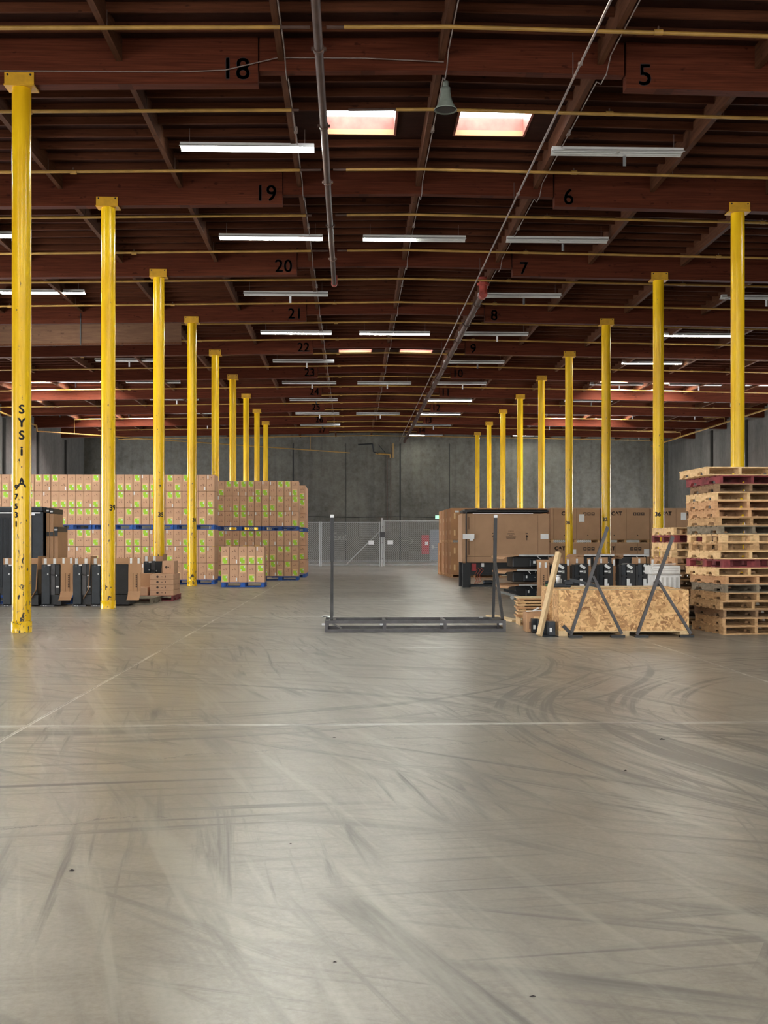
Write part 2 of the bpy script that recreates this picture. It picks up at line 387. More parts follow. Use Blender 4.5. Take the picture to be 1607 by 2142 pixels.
floor = MB().box(XL, XR, YF, YB, -0.2, 0).build('floor', M['floor']); floor['kind'] = 'structure'
def wall_with_holes(name, axis, c, thick, a0, a1, holes, mat):
    """wall in plane axis=c, running a0..a1; holes = (b0, b1, height)"""
    mb = MB(); ztop = 9.4; cur = a0
    def bx(p, q, z0, z1):
        if axis == 'X': mb.box(min(c, c + thick), max(c, c + thick), p, q, z0, z1)
        else: mb.box(p, q, min(c, c + thick), max(c, c + thick), z0, z1)
    for b0, b1, hh in sorted(holes):
        bx(cur, b0, 0, ztop); bx(b0, b1, hh, ztop); cur = b1
    bx(cur, a1, 0, ztop)
    o = mb.build(name, mat); o['kind'] = 'structure'; return o
HL = [(-9, -4, 4.6), (4, 9, 4.6), (22.0, 30.0, 4.8), (47.0, 52.5, 5.0), (67.5, 76.0, 4.9)]
HR = [(-9, -4, 4.6), (46.0, 51.5, 5.0), (69.5, 75.0, 3.4)]
HF = [(-12, -7, 4.6), (-2.5, 2.5, 4.6), (8, 13, 4.6)]
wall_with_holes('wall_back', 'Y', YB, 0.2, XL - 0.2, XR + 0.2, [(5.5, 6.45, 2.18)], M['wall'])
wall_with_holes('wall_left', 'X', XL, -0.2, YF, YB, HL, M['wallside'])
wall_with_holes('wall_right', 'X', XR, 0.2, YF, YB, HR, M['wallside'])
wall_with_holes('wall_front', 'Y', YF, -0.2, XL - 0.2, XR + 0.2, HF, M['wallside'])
dn = 2
for holes, fx in ((HL, XL - 0.12), (HR, XR + 0.12)):
    for b0, b1, hh in holes:
        o = MB().box(fx - 0.01, fx + 0.01, b0, b1, 0, hh).build('door_%d' % dn, M['daylight_left' if b0 > 40 else 'daylight_mid' if b0 > 20 else 'daylight']); o['kind'] = 'structure'; dn += 1  # glowing panels in added side doorways, out of view, to bring in daylight
for b0, b1, hh in HF:
    o = MB().box(b0, b1, YF - 0.13, YF - 0.11, 0, hh).build('door_%d' % dn, M['daylight']); o['kind'] = 'structure'; dn += 1  # more added glow panels, in unseen doorways of the front wall
# trims: the panel joints of the back wall and the dark joints / pilasters of the side walls
tn = 1
def trim(mb, mat):
    global tn
    o = mb.build('trim_%d' % tn, mat); o['kind'] = 'structure'; tn += 1
for x, w in ((3.38, 0.05), (6.8, 0.022), (-0.37, 0.02), (-4.0, 0.05), (-11.2, 0.05), (10.5, 0.05), (17.4, 0.05)):
    trim(MB().box(x - w, x + w, YB - 0.012, YB + 0.01, 0, 8.2), M['joint'])
for y in (57.5, 63.3, 69.5): trim(MB().box(XR - 0.10, XR, y - 0.14, y + 0.14, 0, 8.2), M['joint'])
for y in (61.0, 67.5, 74.0): trim(MB().box(XL, XL + 0.10, y - 0.14, y + 0.14, 0, 7.9), M['joint'])
trim(MB().box(XL, XR, YB - 0.02, YB, 0, 0.14), M['wallside'])

trim(MB().box(XL - 0.2, XL - 0.001, 67.5, 76.0, 0, 2.9), M['wallside'])  # infill added to block the lower part of the added glow panel
# ceiling: deck with the skylight openings
xs = sorted(set([XL - 0.2, XR + 0.2, XRIDGE] + [x + d for x, _ in SKY for d in (-SW, SW)]))
ys = sorted(set([YF - 0.2, YB + 0.2] + [y + d for _, y in SKY for d in (0, SD)]))
mb = MB()
for i in range(len(xs) - 1):
    for j in range(len(ys) - 1):
        xm = (xs[i] + xs[i + 1]) / 2; ym = (ys[j] + ys[j + 1]) / 2
        if any(abs(xm - sx) < SW and 0 < ym - sy < SD for sx, sy in SKY): continue
        a, b, c, d = xs[i], xs[i + 1], ys[j], ys[j + 1]
        mb.add([(a, c, zd(a)), (a, d, zd(a)), (b, d, zd(b)), (b, c, zd(b))], [(0, 1, 2, 3)])
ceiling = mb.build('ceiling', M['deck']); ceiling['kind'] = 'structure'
# joists, one child per line of joists, cut at the openings
def sbox(mb, xa, xb, y0, y1, dz0, dz1):
    """box that follows the roof slope, dz above the soffit line"""
    for a, b in (((xa, xb),) if not (xa < XRIDGE - 1e-6 and xb > XRIDGE + 1e-6) else ((xa, XRIDGE), (XRIDGE, xb))):
        vs = [(x, y, zs(x) + dz) for dz in (dz0, dz1) for y in (y0, y1) for x in (a, b)]
        mb.add(vs, [(0, 2, 3, 1), (4, 5, 7, 6), (0, 1, 5, 4), (2, 6, 7, 3), (0, 4, 6, 2), (1, 3, 7, 5)])
joists = [17.5 - 6.18 + 0.618 * k for k in range(0, 111) if k % 10 != 0]
joists = [y for y in joists if y < YB - 0.1]
edges = [XL + 0.02] + PX + [XR - 0.02]
def joist_mb(mb, y):
    for a, b in zip(edges[:-1], edges[1:]):
        if any(abs((a + b) / 2 - sx) < 0.6 and sy - 0.06 < y < sy + SD + 0.06 for sx, sy in SKY): continue
        sbox(mb, a + 0.045, b - 0.045, y - 0.022, y + 0.022, 0.56, 0.698)
    return mb
for y in joists[-99:]: joist_mb(MB(), y).build('joist', M['joist'], ceiling)
if joists[:-99]:
    mb = MB()
    for y in joists[:-99]: joist_mb(mb, y)
    o = mb.build('joist', M['joist'], ceiling); o['kind'] = 'stuff'
# purlins between the beam rows
segs = []
yr = [11.32] + ROWS + [YB]
for a, b in zip(yr[:-1], yr[1:]):
    for x in PX:
        vis = -0.30 < x / b - 0.0 < 0.36
        segs.append(((0 if vis else 1000) + a, x, a, b))
segs.sort()
rest = MB()
for k, (q, x, a, b) in enumerate(segs):
    mb = MB() if k < 99 else rest
    sbox(mb, x - 0.045, x + 0.045, a + 0.11, b - 0.11, 0.345, 0.698)
    if k < 99: mb.build('purlin', M['purlin'], ceiling)
o = rest.build('purlin', M['purlin'], ceiling); o['kind'] = 'stuff'

# glulam beams, painted with their row numbers
XE, XS = -1.41, 4.19
for r, y in enumerate(ROWS):
    for side, a, b in (('left', XL, XE), ('right', XS, XR)):
        mb = MB(); sbox(mb, a + 0.01, b, y - 0.11, y + 0.11, 0.0, 0.697)
        num = str(18 + r) if side == 'left' else str(5 + r)
        o = mb.build('glulam_beam', M['glulam'])
        tag(o, 'dark red glulam roof beam painted %s near its inner end' % num if True else '', 'beam', 'main glulam roof beams')
        x = (b - 0.34) if side == 'left' else (a + 0.30)
        if side == 'left' and r >= 7: x = b - 0.45
        flat_text(num, 0.46, (x, y - 0.113, zs(x) + (0.21 if side == 'left' else 0.19)), 'painted_number', M['soot'], o, 1.0, 0.008)
    mb = MB(); sbox(mb, XE + 0.02, XS - 0.02, y - 0.09, y + 0.09, 0.20, 0.697)
    o = mb.build('glulam_beam', M['glulam'])
    tag(o, 'shallower middle glulam roof beam hung between beams %d and %d' % (18 + r, 5 + r), 'beam', 'middle glulam roof beams')
mb = MB(); sbox(mb, XL + 0.1, -5.3, ROWS[3] - 0.10, ROWS[3] - 0.05, -0.62, -0.02)
o = mb.build('draft_board', M['board']); tag(o, 'pale plywood draft board hanging under beam 21 at the far left', 'board')
mb = MB(); sbox(mb, XL + 0.1, -5.3, ROWS[3] - 0.13, ROWS[3] - 0.02, -0.68, -0.62); mb.build('bottom_rail', M['purlin'], o)
for x in (-16.2, -13.6, -11.0, -8.4):
    MB().box(x - 0.015, x + 0.015, ROWS[3] - 0.135, ROWS[3] - 0.12, zs(x) - 0.68, zs(x) + 0.3).build('hanger_rod', M['black'], o)

# skylights
for i, (x, y) in enumerate(SKY):
    z0 = zd(x) - 0.02; z1 = zd(x) + 0.30
    big = abs(x - 1.4) < 3
    nm = {20.2: 'nearest', 45.0: 'middle', 69.75: 'farthest'}.get(y, 'nearer' if y < 60 else 'farther')
    if big: lab = 'square skylight with red curb, %s pair over the aisle, %s one' % (nm, 'left' if x < 1.4 else 'right')
    else: lab = '%s skylight hidden above the %s side bay, %s one of the pair' % (nm, 'left' if x < 0 else 'right', 'outer' if x < -13 or x > 13.6 else 'inner')
    t = thing('skylight', lab, 'skylight', (x, y + SD / 2, z0), group='roof skylights')
    w, d, h = SW, SD / 2, z1 - z0 + 0.05
    mb = MB(); mb.box(-w - 0.04, -w, -d - 0.04, d + 0.04, 0, h); mb.box(w, w + 0.04, -d - 0.04, d + 0.04, 0, h)
    mb.box(-w, w, -d - 0.04, -d, 0, h); mb.box(-w, w, d, d + 0.04, 0, h)
    mb.build('curb', M['curb'], t)
    mb = MB(); mb.box(-w, w, d - 0.012, d, 0.0, 0.10); mb.build('curb_trim', M['cardorange'], t)
    MB().box(-w, w, -d, d, h - 0.03, h).build('pane', M['pane' if big else 'pane_side'], t)

# ------------------------------------------------------------------ yellow columns
RC = 0.141
def wrap(mb, s, size, z, phi, mi=0, sx=1.0):
    vs, fs = text_faces(s, size)
    r = RC + 0.0025
    for dx, dz in ((0, 0), (0.007, 0), (-0.007, 0), (0, 0.006), (0, -0.006)):
        mb.add([(r * math.sin(phi + (v.x * sx + dx) / r), -r * math.cos(phi + (v.x * sx + dx) / r), z + v.y + dz) for v in vs], fs, mi)
def column(x, y, label, marks, gname):
    t = thing('steel_column', label, 'column', (x, y, 0), group=gname)
    zt = zs(x)
    n = 32
    MB().lathe([(RC, 0), (RC, zt - 0.025)], n).build('shaft', M['yellow'], t)
    MB().lathe([(RC + 0.012, 0), (RC + 0.012, 0.16), (RC, 0.165)], n).build('base_collar', M['yellow'], t)
    MB().box(-0.225, 0.225, -0.15, 0.15, zt - 0.025, zt - 0.002).build('cap_plate', M['ycap'], t)
    mb = MB(); mb.box(-0.218, 0.218, -0.135, -0.112, zt - 0.002, zt + 0.175); mb.box(-0.218, 0.218, 0.112, 0.135, zt - 0.002, zt + 0.175)
    sd = mb.build('saddle', M['ycap'], t)
    for bx in (-0.17, 0.17):
        MB().cyl((bx, -0.135, zt + 0.14), (bx, -0.15, zt + 0.14), 0.016, 8).build('bolt', M['black'], sd)
    if marks:
        mb = MB()
        for s, size, z, phi, sx in marks: wrap(mb, s, size, z, phi, 0, sx)
        mb.build('stencil_marks', M['soot'], t)
    return t
XLC, XRC = -4.975, 8.06
def zc(v, t): return H + (CY - v) / F * t
m1 = []
for s, v, sz in (('S', 858, 0.185), ('Y', 886, 0.185), ('S', 912, 0.185), ('i', 945, 0.20), ('A', 1011, 0.195)): m1.append((s, sz, zc(v, 17.25), 0.28, 1.0))
for s, v in (('9', 1021), ('7', 1040), ('5', 1060), ('3', 1078), ('1', 1097)): m1.append((s, 0.115, zc(v, 17.3), -0.30, 1.0))
near = ['nearest', 'second nearest', 'third nearest', 'fourth nearest', 'fifth nearest', 'sixth nearest', 'seventh nearest', 'eighth nearest', 'farthest']
for k in range(9):
    y = ROWS[k]; t0 = y / 1.005
    marks = {0: m1, 1: [('39', 0.16, zc(1063, 23.5), 0.90, 1.0)], 2: [('35', 0.16, zc(1077, 29.7), 0.55, 1.0)], 3: [('31', 0.16, zc(1088, 35.9), 0.75, 1.0)]}.get(k)
    extra = {0: ', stencilled with letters', 1: ', stencilled 39', 2: ', stencilled 35', 3: ', stencilled 31'}.get(k, '')
    column(XLC, y, '%s yellow round column of the left row under beam %d%s' % (near[k], 18 + k, extra), marks, 'yellow columns of the left row')
for k in range(9):
    y = ROWS[k + 1]
    marks = {1: [('36', 0.16, zc(1076, 30), -0.35, 1.0)], 2: [('32', 0.16, zc(1087, 36.2), -0.45, 1.0)], 3: [('28', 0.16, zc(1094, 42.5), -0.5, 1.0)]}.get(k)
    extra = {0: ', behind the tall pallets', 1: ', stencilled 36', 2: ', stencilled 32', 3: ', stencilled 28'}.get(k, '')
    column(XRC, y, '%s yellow round column of the right row under beam %d%s' % (near[k], 6 + k, extra), marks, 'yellow columns of the right row')

# ------------------------------------------------------------------ sprinkler lines, mains and conduits
def cross_pipe(y, x0, x1, label, caps=(0, 0), dark=(0, 0)):
    zz = 7.18 + H
    t = thing('sprinkler_pipe', label, 'pipe', ((x0 + x1) / 2, y, zz), group='yellow sprinkler pipes'); cx = (x0 + x1) / 2
    f = lambda x: zs(x) + 0.295 - zz
    pts = [x0] + ([XRIDGE] if x0 < XRIDGE < x1 else []) + [x1]
    MB().tube([(x - cx, 0, f(x)) for x in pts], 0.029, 10).build('pipe', M['ypipe'], t)
    for i, x in enumerate(PX):
        if x0 + 0.2 < x < x1 - 0.2:
            MB().bar((x - cx + 0.08, 0, f(x)), (x - cx + 0.08, 0, f(x) + 0.25), 0.012).build('hanger', M['dpipe'], t)
            if i % 2 == 0:
                MB().cyl((x - cx + 0.5, 0, f(x)), (x - cx + 0.62, 0, f(x)), 0.041, 10).build('coupling', M['ypipe'], t)
                MB().cyl((x - cx + 0.56, 0, f(x)), (x - cx + 0.56, 0, f(x) + 0.085), 0.013, 6).build('sprinkler_head', M['dpipe'], t)
    if dark[0]: MB().cyl((x0 - cx, 0, f(x0)), (x0 - cx - dark[0], 0, f(x0 - dark[0])), 0.024, 8).build('elbow_nipple', M['dpipe'], t)
    if dark[1]: MB().cyl((x1 - cx, 0, f(x1)), (x1 - cx + dark[1], 0, f(x1 + dark[1])), 0.024, 8).build('elbow_nipple', M['dpipe'], t)
for k in range(21):
    y = 16.15 + 3.09 * k; o = ORD[k]
    if y < 31: 
        cross_pipe(y, XL + 0.3, -1.0, '%s nearest cross sprinkler pipe, run left of the dark main' % o, dark=(0, 0.42 if k % 2 == 0 else 0.12))
        cross_pipe(y, -0.1 if k != 1 else 0.75, XR - 0.4, '%s nearest cross sprinkler pipe, run right of the dark main' % o, dark=(0.25 if k != 1 else 0.8, 0))
    elif y < YB - 1:
        xa = XL + 0.3 if y < 60 else XL + 2.6
        cross_pipe(y, xa, XR - (0.4 if y < 60 else 1.6), '%s nearest cross sprinkler pipe, running the whole hall width' % o)
def main_pipe(x, z, y0, y1, r, label, mat, n=12, couple=3.0):
    t = thing('main_pipe', label, 'pipe', (x, y0, z))
    MB().cyl((0, 0, 0), (0, y1 - y0, 0), r, n).build('pipe', mat, t)
    y = 1.2
    while y < y1 - y0:
        mb = MB().cyl((0, y, 0), (0, y + 0.10, 0), r * 1.28, n); mb.box(-r * 1.7, r * 1.7, y + 0.03, y + 0.07, -0.02, 0.02)
        mb.build('coupling', mat, t)
        MB().bar((0, y + 0.6, 0), (0, y + 0.6, zs(x) + 0.34 - z), 0.014).build('hanger', M['dpipe'], t)
        y += couple
    return t
tm = main_pipe(-0.46, 8.33, 9.0, 30.9, 0.062, 'thick dark sprinkler main hanging over the aisle, left of the skylights', M['dpipe'])
MB().tube([(0, 21.9, 0), (0, 22.15, 0.03), (0, 22.3, 0.14), (0, 22.3, 0.30)], 0.085, 10).build('elbow', M['redfit'], tm)
tm = main_pipe(3.66, 8.28, 32.0, 78.9, 0.085, 'thick dark sprinkler main running to the back wall right of the aisle', M['dpipe'])
mb = MB(); mb.cyl((0.02, -0.1, 0), (0.02, -0.1, 0.42), 0.11, 14); mb.cyl((0.02, -0.1, 0.24), (0.02, -0.1, 0.30), 0.17, 14); mb.cyl((0.02, -0.1, 0.40), (0.02, -0.1, 0.45), 0.18, 14); mb.cyl((0.02, -0.15, 0.0), (0.02, 0.15, 0), 0.115, 14)
mb.build('flanged_elbow', M['redfit'], tm)
main_pipe(3.30, 8.25, 9.0, 78.5, 0.018, 'thin steel conduit sagging beside the right sprinkler main', M['conduit'], 8, 6.18)
for i, (x, dz, lab) in enumerate(((PX[9 - 2] + 0.0, 0, ''),)): pass
for x, lab in ((XRIDGE - 2.43, 'thin conduit clipped to the purlin left of the dark main'), (XRIDGE + 2.43, 'thin conduit clipped to the purlin beside the right conduit'), (XRIDGE, 'thin conduit clipped to the purlin between the skylights')):
    t = thing('conduit', lab, 'conduit', (x + 0.075, 9.0, zs(x) + 0.36))
    pts = [(0, 0, -0.03)]
    for yb in ROWS[:9]:
        q = yb - 9; pts += [(0, q - 0.5, -0.03), (0, q - 0.2, -0.19), (0, q + 0.2, -0.19), (0, q + 0.5, -0.03)]
    MB().tube(pts, 0.009, 8).build('tube', M['conduit'], t)
    for y in ROWS[:6]: MB().box(-0.03, 0.03, y - 9 + 2.8, y - 9 + 2.92, -0.04, 0.05).build('junction_box', M['conduit'], t)
# pipes along the side walls and back wall
t = thing('wall_pipe', 'yellow pipe running high along the left side wall', 'pipe', (-17.6, 45, 7.89))
MB().tube([(0, 0, 0), (0, 19.8, 0), (0, 19.9, -0.3)], 0.045, 10).build('pipe', M['ypipe'], t)
t = thing('wall_pipe', 'long thin yellow pipe sloping across the back left corner', 'pipe', (-17.6, 64.9, 7.59))
MB().tube([(0, 0, 0), (17.5, 13.9, -0.08)], 0.035, 10).build('pipe', M['ypipe'], t)
for q in (0.1, 0.36, 0.85): MB().bar((17.5 * q, 13.9 * q, -0.08 * q), (17.5 * q, 13.9 * q, 0.9), 0.02).build('hanger', M['ypipe'], t)
t = thing('wall_pipe', 'yellow pipe running high along the right side wall', 'pipe', (20.7, 45, 8.0))
MB().cyl((0, 0, 0), (0, 33.5, 0), 0.05, 10).build('pipe', M['ypipe'], t)
for q in (18, 26.5): MB().tube([(0, q, 0), (0, q, 0.28), (-1.2, q, 0.28)], 0.02, 8).build('branch', M['ypipe'], t)
t = thing('riser_pipe', 'dark riser pipe with yellow elbow on the middle of the back wall', 'pipe', (2.47, YB - 0.15, 0))
MB().cyl((0, 0, 0), (0, 0, 7.4), 0.035, 10).build('pipe', M['dpipe'], t)
MB().cyl((0.25, 0, 3.0), (0.25, 0, 8.3), 0.022, 8).build('side_pipe', M['dpipe'], t)
MB().tube([(-0.8, 0, 7.5), (0.22, 0, 7.42), (0.22, 0, 7.2)], 0.05, 8).build('elbow', M['ypipe'], t)
MB().cyl((0.42, 0, 7.2), (0.42, 0, 8.2), 0.03, 8).build('drop_pipe', M['ypipe'], t)
MB().tube([(-2.0, -0.1, 8.1), (-1.0, -0.1, 8.15), (-0.95, -0.1, 7.6), (-0.6, -0.1, 7.5)], 0.04, 8).build('black_branch', M['black'], t)
MB().bar((-0.6, -0.1, 8.1), (-0.1, -0.1, 7.5), 0.05).build('brace', M['black'], t)

# horn speaker on the centre purlin
t = thing('horn_speaker', 'grey cone speaker hanging from the roof near the skylights', 'speaker', (1.50, 18.2, 8.22))
MB().lathe([(0.18, 0.02), (0.185, 0.0), (0.165, 0.03), (0.115, 0.12), (0.085, 0.22), (0.075, 0.30), (0.075, 0.36), (0.0, 0.36)], 24).build('horn', M['speaker'], t)
MB().cyl((0, 0, 0.01), (0, 0, 0.03), 0.15, 20).build('cone', M['black'], t)
MB().cyl((0, 0, 0.36), (0, 0, 0.46), 0.045, 12).build('neck', M['speaker'], t)
MB().bar((-0.02, 0, 0.42), (-0.02, 0, 0.80), 0.02).build('bracket', M['dpipe'], t)
# loose cable draped over beams 18
t = thing('hanging_cable', 'pale loose cable strung along beam 18 past the number', 'cable', (-6.0, ROWS[0] - 0.14, 8.3))
MB().tube([(-12.2, 0, 0.02), (-6, 0, 0.10), (-0.8, 0, 0.10), (0.8, 0, 0.11), (3.4, 0, 0.13), (4.1, -0.02, 0.16), (4.9, -0.02, 0.36), (6.2, -0.02, 0.37), (7.4, -0.02, 0.33)], 0.009, 6).build('cable', M['conduit'], t)

# ------------------------------------------------------------------ fluorescent strips
def make_strip(state):
    t = thing('fluorescent_light', 'x', 'lamp', (0, 0, -50), group='eight foot fluorescent strips')
    mb = MB(); L = 1.22
    mb.box(-L, L, -0.05, 0.05, 0.025, 0.095)
    mb.build('housing', M['white'], t)
    mb = MB()
    for s in (-1, 1):
        vs = [(x, s * y, z) for x in (-L, L) for (y, z) in ((0.05, 0.045), (0.155, -0.012), (0.155, -0.004), (0.05, 0.053))]
        mb.add(vs, [(0, 1, 5, 4), (1, 2, 6, 5), (2, 3, 7, 6), (3, 0, 4, 7), (0, 3, 2, 1), (4, 5, 6, 7)])
    mb.box(-L, L, -0.052, 0.052, 0.035, 0.045)
    mb.build('reflector', M['white'], t)
    for i, s in enumerate((-1, 1)):
        on = state[i]
        for y in (-0.055, 0.055):
            MB().cyl((s * 0.03, y, 0.005), (s * (L - 0.03), y, 0.005), 0.019, 10).build('tube', M['tube_on' if on else 'tube_off'], t)
    for x in (-1.05, 1.05): MB().bar((x, 0, 0.095), (x, 0, 0.36), 0.006).build('hanger_wire', M['conduit'], t)
    return t
ST = {s: make_strip(s) for s in ((1, 1), (0, 0), (1, 0))}
used = set()
def strip(col, x, r, s, where, tagd=False):
    y = 21.05 + 6.18 * r if r < 9 else 76.9
    z = 7.25 + H - 0.05
    st = {2: (1, 1), 0: (0, 0), 1: (1, 0)}[s]
    word = {2: 'lit', 0: 'unlit', 1: 'half lit'}[s]
    pos = ORD[r] if r >= 0 else ('overhead' if r == -1 else 'behind camera %s' % ORD[-r - 2])
    lab = '%s fluorescent strip, %s from front in the %s' % (word, pos, where)
    if r == -1: lab = 'lit fluorescent strip cut by the top edge of the picture'
    if r < -1: lab = '%s fluorescent strip added behind the viewpoint, %s back, in the %s' % (word, ORD[-r - 2], where.replace('the ', ''))
    root = ST[st]
    if st in used: o = dup(root, (x, y, z), 0, lab)
    else: used.add(st); o = root; o.location = (x, y, z); o['label'] = lab
    if tagd: MB().box(0.10, 0.16, -0.003, 0.003, -0.24, -0.05).build('pull_tag', M['paper'], o)
    return o
A = 'row left of the aisle centre'
for r, s in enumerate((2, 2, 0, 2, 0, 0, 0, 0, 0)): strip('A', -1.9, r, s, A, r in (2, 6, 8))
B = 'row over the aisle centre'
for r, s in ((-1, 2), (1, 1), (3, 2), (5, 0), (7, 0)): strip('B', 1.5 if r > 0 else 2.2, r, s, B)
Cc = 'row right of the aisle centre'
for r, s in enumerate((0, 0, 0, 0, 0, 0, 2, 2, 0, 1)): strip('C', 4.92, r, s, Cc, r in (0, 1, 2, 4))
D = 'row left of the left columns'
for r, s in ((1, 2), (2, 2), (4, 0), (5, 0), (6, 0), (7, 0), (8, 0)): strip('D', -8.92, r, s, D)
E = 'row beside the left wall'
for r, s in ((5, 0), (6, 2), (7, 0)): strip('E', -16.3, r, s, E, r == 7)
for r in (5, 7): strip('H', -12.5, r, 0, 'bay under the left side skylights', True)
for r in (5, 7): strip('I', 15.75, r, 0, 'bay under the right side skylights')
Fr = 'row right of the right columns'
for r, s in ((2, 0), (3, 2), (4, 2), (5, 0), (6, 0), (7, 0), (8, 0), (9, 2)): strip('F', 12.1, r, s, Fr, r == 6)
G = 'row beside the right wall'
for r, s in ((5, 0), (6, 0), (7, 0), (8, 1), (9, 0)): strip('G', 19.3, r, s, G, r == 6)
for r in (-2, -3, -4):
    for x, w in ((-8.9, D), (-1.9, A), (4.92, Cc), (12.1, Fr)): strip('X', x, r, 2, w)  # unseen lit strips, added out of view for extra light
strip('X', -8.92, 0, 2, D); strip('X', 12.1, 0, 2, Fr); strip('X', 12.1, 1, 0, Fr)

# ------------------------------------------------------------------ chain link fence, back wall fittings
def chain_panel(name, label, x0, x1, y, top, brace=False, sign=None, group=None):
    t = thing(name, label, 'gate' if 'gate' in name else 'fence', (x0, y, 0), group=group); w = x1 - x0
    mb = MB(); mb.cyl((0, 0, 0.08), (w, 0, 0.08), 0.025, 8); mb.cyl((0, 0, top), (w, 0, top), 0.025, 8)
    mb.build('rail', M['chain'], t)
    xs_ = [0, w] if 'gate' in name else [i * w / max(1, round(w / 3)) for i in range(max(1, round(w / 3)) + 1)]
    for x in xs_: MB().cyl((x, 0, 0), (x, 0, top + 0.04), 0.032, 8).build('post', M['chain'], t)
    if brace: MB().cyl((brace[0] - x0, 0, brace[1]), (brace[2] - x0, 0, brace[3]), 0.026, 8).build('brace', M['chain'], t)
    mb = MB(); hgt = top - 0.1; s = 0.11; k = -hgt
    while k < w:
        for sg in (0, 1):
            a = max(0.0, k); b = min(w, k + hgt)
            if b > a:
                za, zb = a - k + 0.09, b - k + 0.09
                p, q = ((a, 0, za), (b, 0, zb)) if not sg else ((w - a, 0.004, za), (w - b, 0.004, zb))
                mb.bar(p, q, 0.011)
        k += s
    mb.build('chain_link_mesh', M['chain'], t)
    if sign: MB().box(sign[0] - x0, sign[1] - x0, -0.03, -0.02, sign[2], sign[3]).build('sign', M['paper'], t)
    return t
YFN = 65.3
chain_panel('chain_link_fence', 'grey chain link fence beside the brown carton stacks', -8.0, -1.78, YFN, 2.5)
chain_panel('chain_link_gate', 'left chain link gate leaf with a diagonal brace', -1.70, 1.62, YFN, 2.5, (-0.3, 0.1, 1.6, 1.95), (0.98, 1.29, 1.24, 1.47))
chain_panel('chain_link_gate', 'right chain link gate leaf without a brace', 1.86, 5.05, YFN, 2.58, None, (2.06, 2.38, 1.25, 1.48))
chain_panel('chain_link_fence', 'grey chain link fence beside the big cardboard boxes', 5.12, 14.0, YFN, 2.5)
t = thing('gate_post', 'tall steel post between the two chain link gate leaves', 'post', (1.74, YFN, 0))
MB().cyl((0, 0, 0), (0, 0, 2.75), 0.05, 10).build('post', M['chain'], t)
for z in (0.4, 1.3, 2.2): MB().box(-0.07, 0.07, -0.04, 0.04, z, z + 0.08).build('hinge', M['steel'], t)
t = thing('gate_latch', 'steel latch and chain joining the gate leaves', 'latch', (1.74, YFN - 0.08, 1.65))
MB().box(-0.12, 0.16, -0.03, 0.03, 0, 0.3).build('plate', M['steel'], t)
d = MB().box(5.5, 6.45, YB + 0.03, YB + 0.08, 0, 2.18).build('door_1', M['doorgrey']); d['kind'] = 'structure'
MB().box(5.56, 5.70, YB - 0.03, YB + 0.03, 0.95, 1.2).build('door_handle', M['silver'], d)
MB().box(5.56, 6.35, YB - 0.05, YB + 0.0, 1.0, 1.05).build('push_bar', M['silver'], d)
mb = MB(); mb.box(5.42, 5.5, YB - 0.03, YB, 0, 2.26); mb.box(6.45, 6.53, YB - 0.03, YB, 0, 2.26); mb.box(5.42, 6.53, YB - 0.03, YB, 2.18, 2.26)
trim(mb, M['doorgrey'])
o = MB().bevbox(5.80, 6.26, YB - 0.1, YB - 0.02, 2.97, 3.24, 0.01).build('exit_sign', M['white']); tag(o, 'small green lit EXIT sign above the grey door', 'sign')
MB().box(5.82, 6.24, YB - 0.105, YB - 0.1, 2.99, 3.22).build('sign_face', M['exit'], o)
flat_text('EXIT', 0.19, (6.03, YB - 0.108, 3.105), 'lettering', M['paper'], o, 0.95, 0.004)
o = MB().bevbox(4.86, 5.38, YB - 0.12, YB - 0.01, 0.55, 1.88, 0.02).build('fire_cabinet', M['redpaint']); tag(o, 'narrow red panel on the back wall beside the grey door', 'panel')
MB().box(5.1, 5.3, YB - 0.13, YB - 0.12, 1.2, 1.4).build('white_emblem', M['paper'], o)
t = thing('wall_cable', 'black cable sagging along the back wall above the fence', 'cable', (-3.0, YB - 0.1, 3.1))
MB().tube([(0, 0, 0.06), (3, 0, -0.02), (6, 0, 0.04), (8.8, 0, -0.02)], 0.016, 6).build('cable', M['black'], t)
o = flat_text('(Exit', 0.75, (-0.9, YB - 0.025, 1.75), 'chalk_writing', M['chalk'], None, 0.9); tag(o, 'faint chalk word Exit written on the back wall behind the left gate', 'writing')
mb = MB(); mb.bar((3.5, YB - 0.025, 1.5), (4.3, YB - 0.025, 1.45), 0.01, 0.05); mb.bar((4.3, YB - 0.025, 1.45), (4.05, YB - 0.025, 1.68), 0.01, 0.05); mb.bar((4.3, YB - 0.025, 1.45), (4.05, YB - 0.025, 1.25), 0.01, 0.05); mb.bar((3.75, YB - 0.025, 1.75), (3.75, YB - 0.025, 1.35), 0.01, 0.05)
o = mb.build('chalk_arrow', M['chalk']); tag(o, 'faint chalk arrow pointing right on the back wall', 'writing')
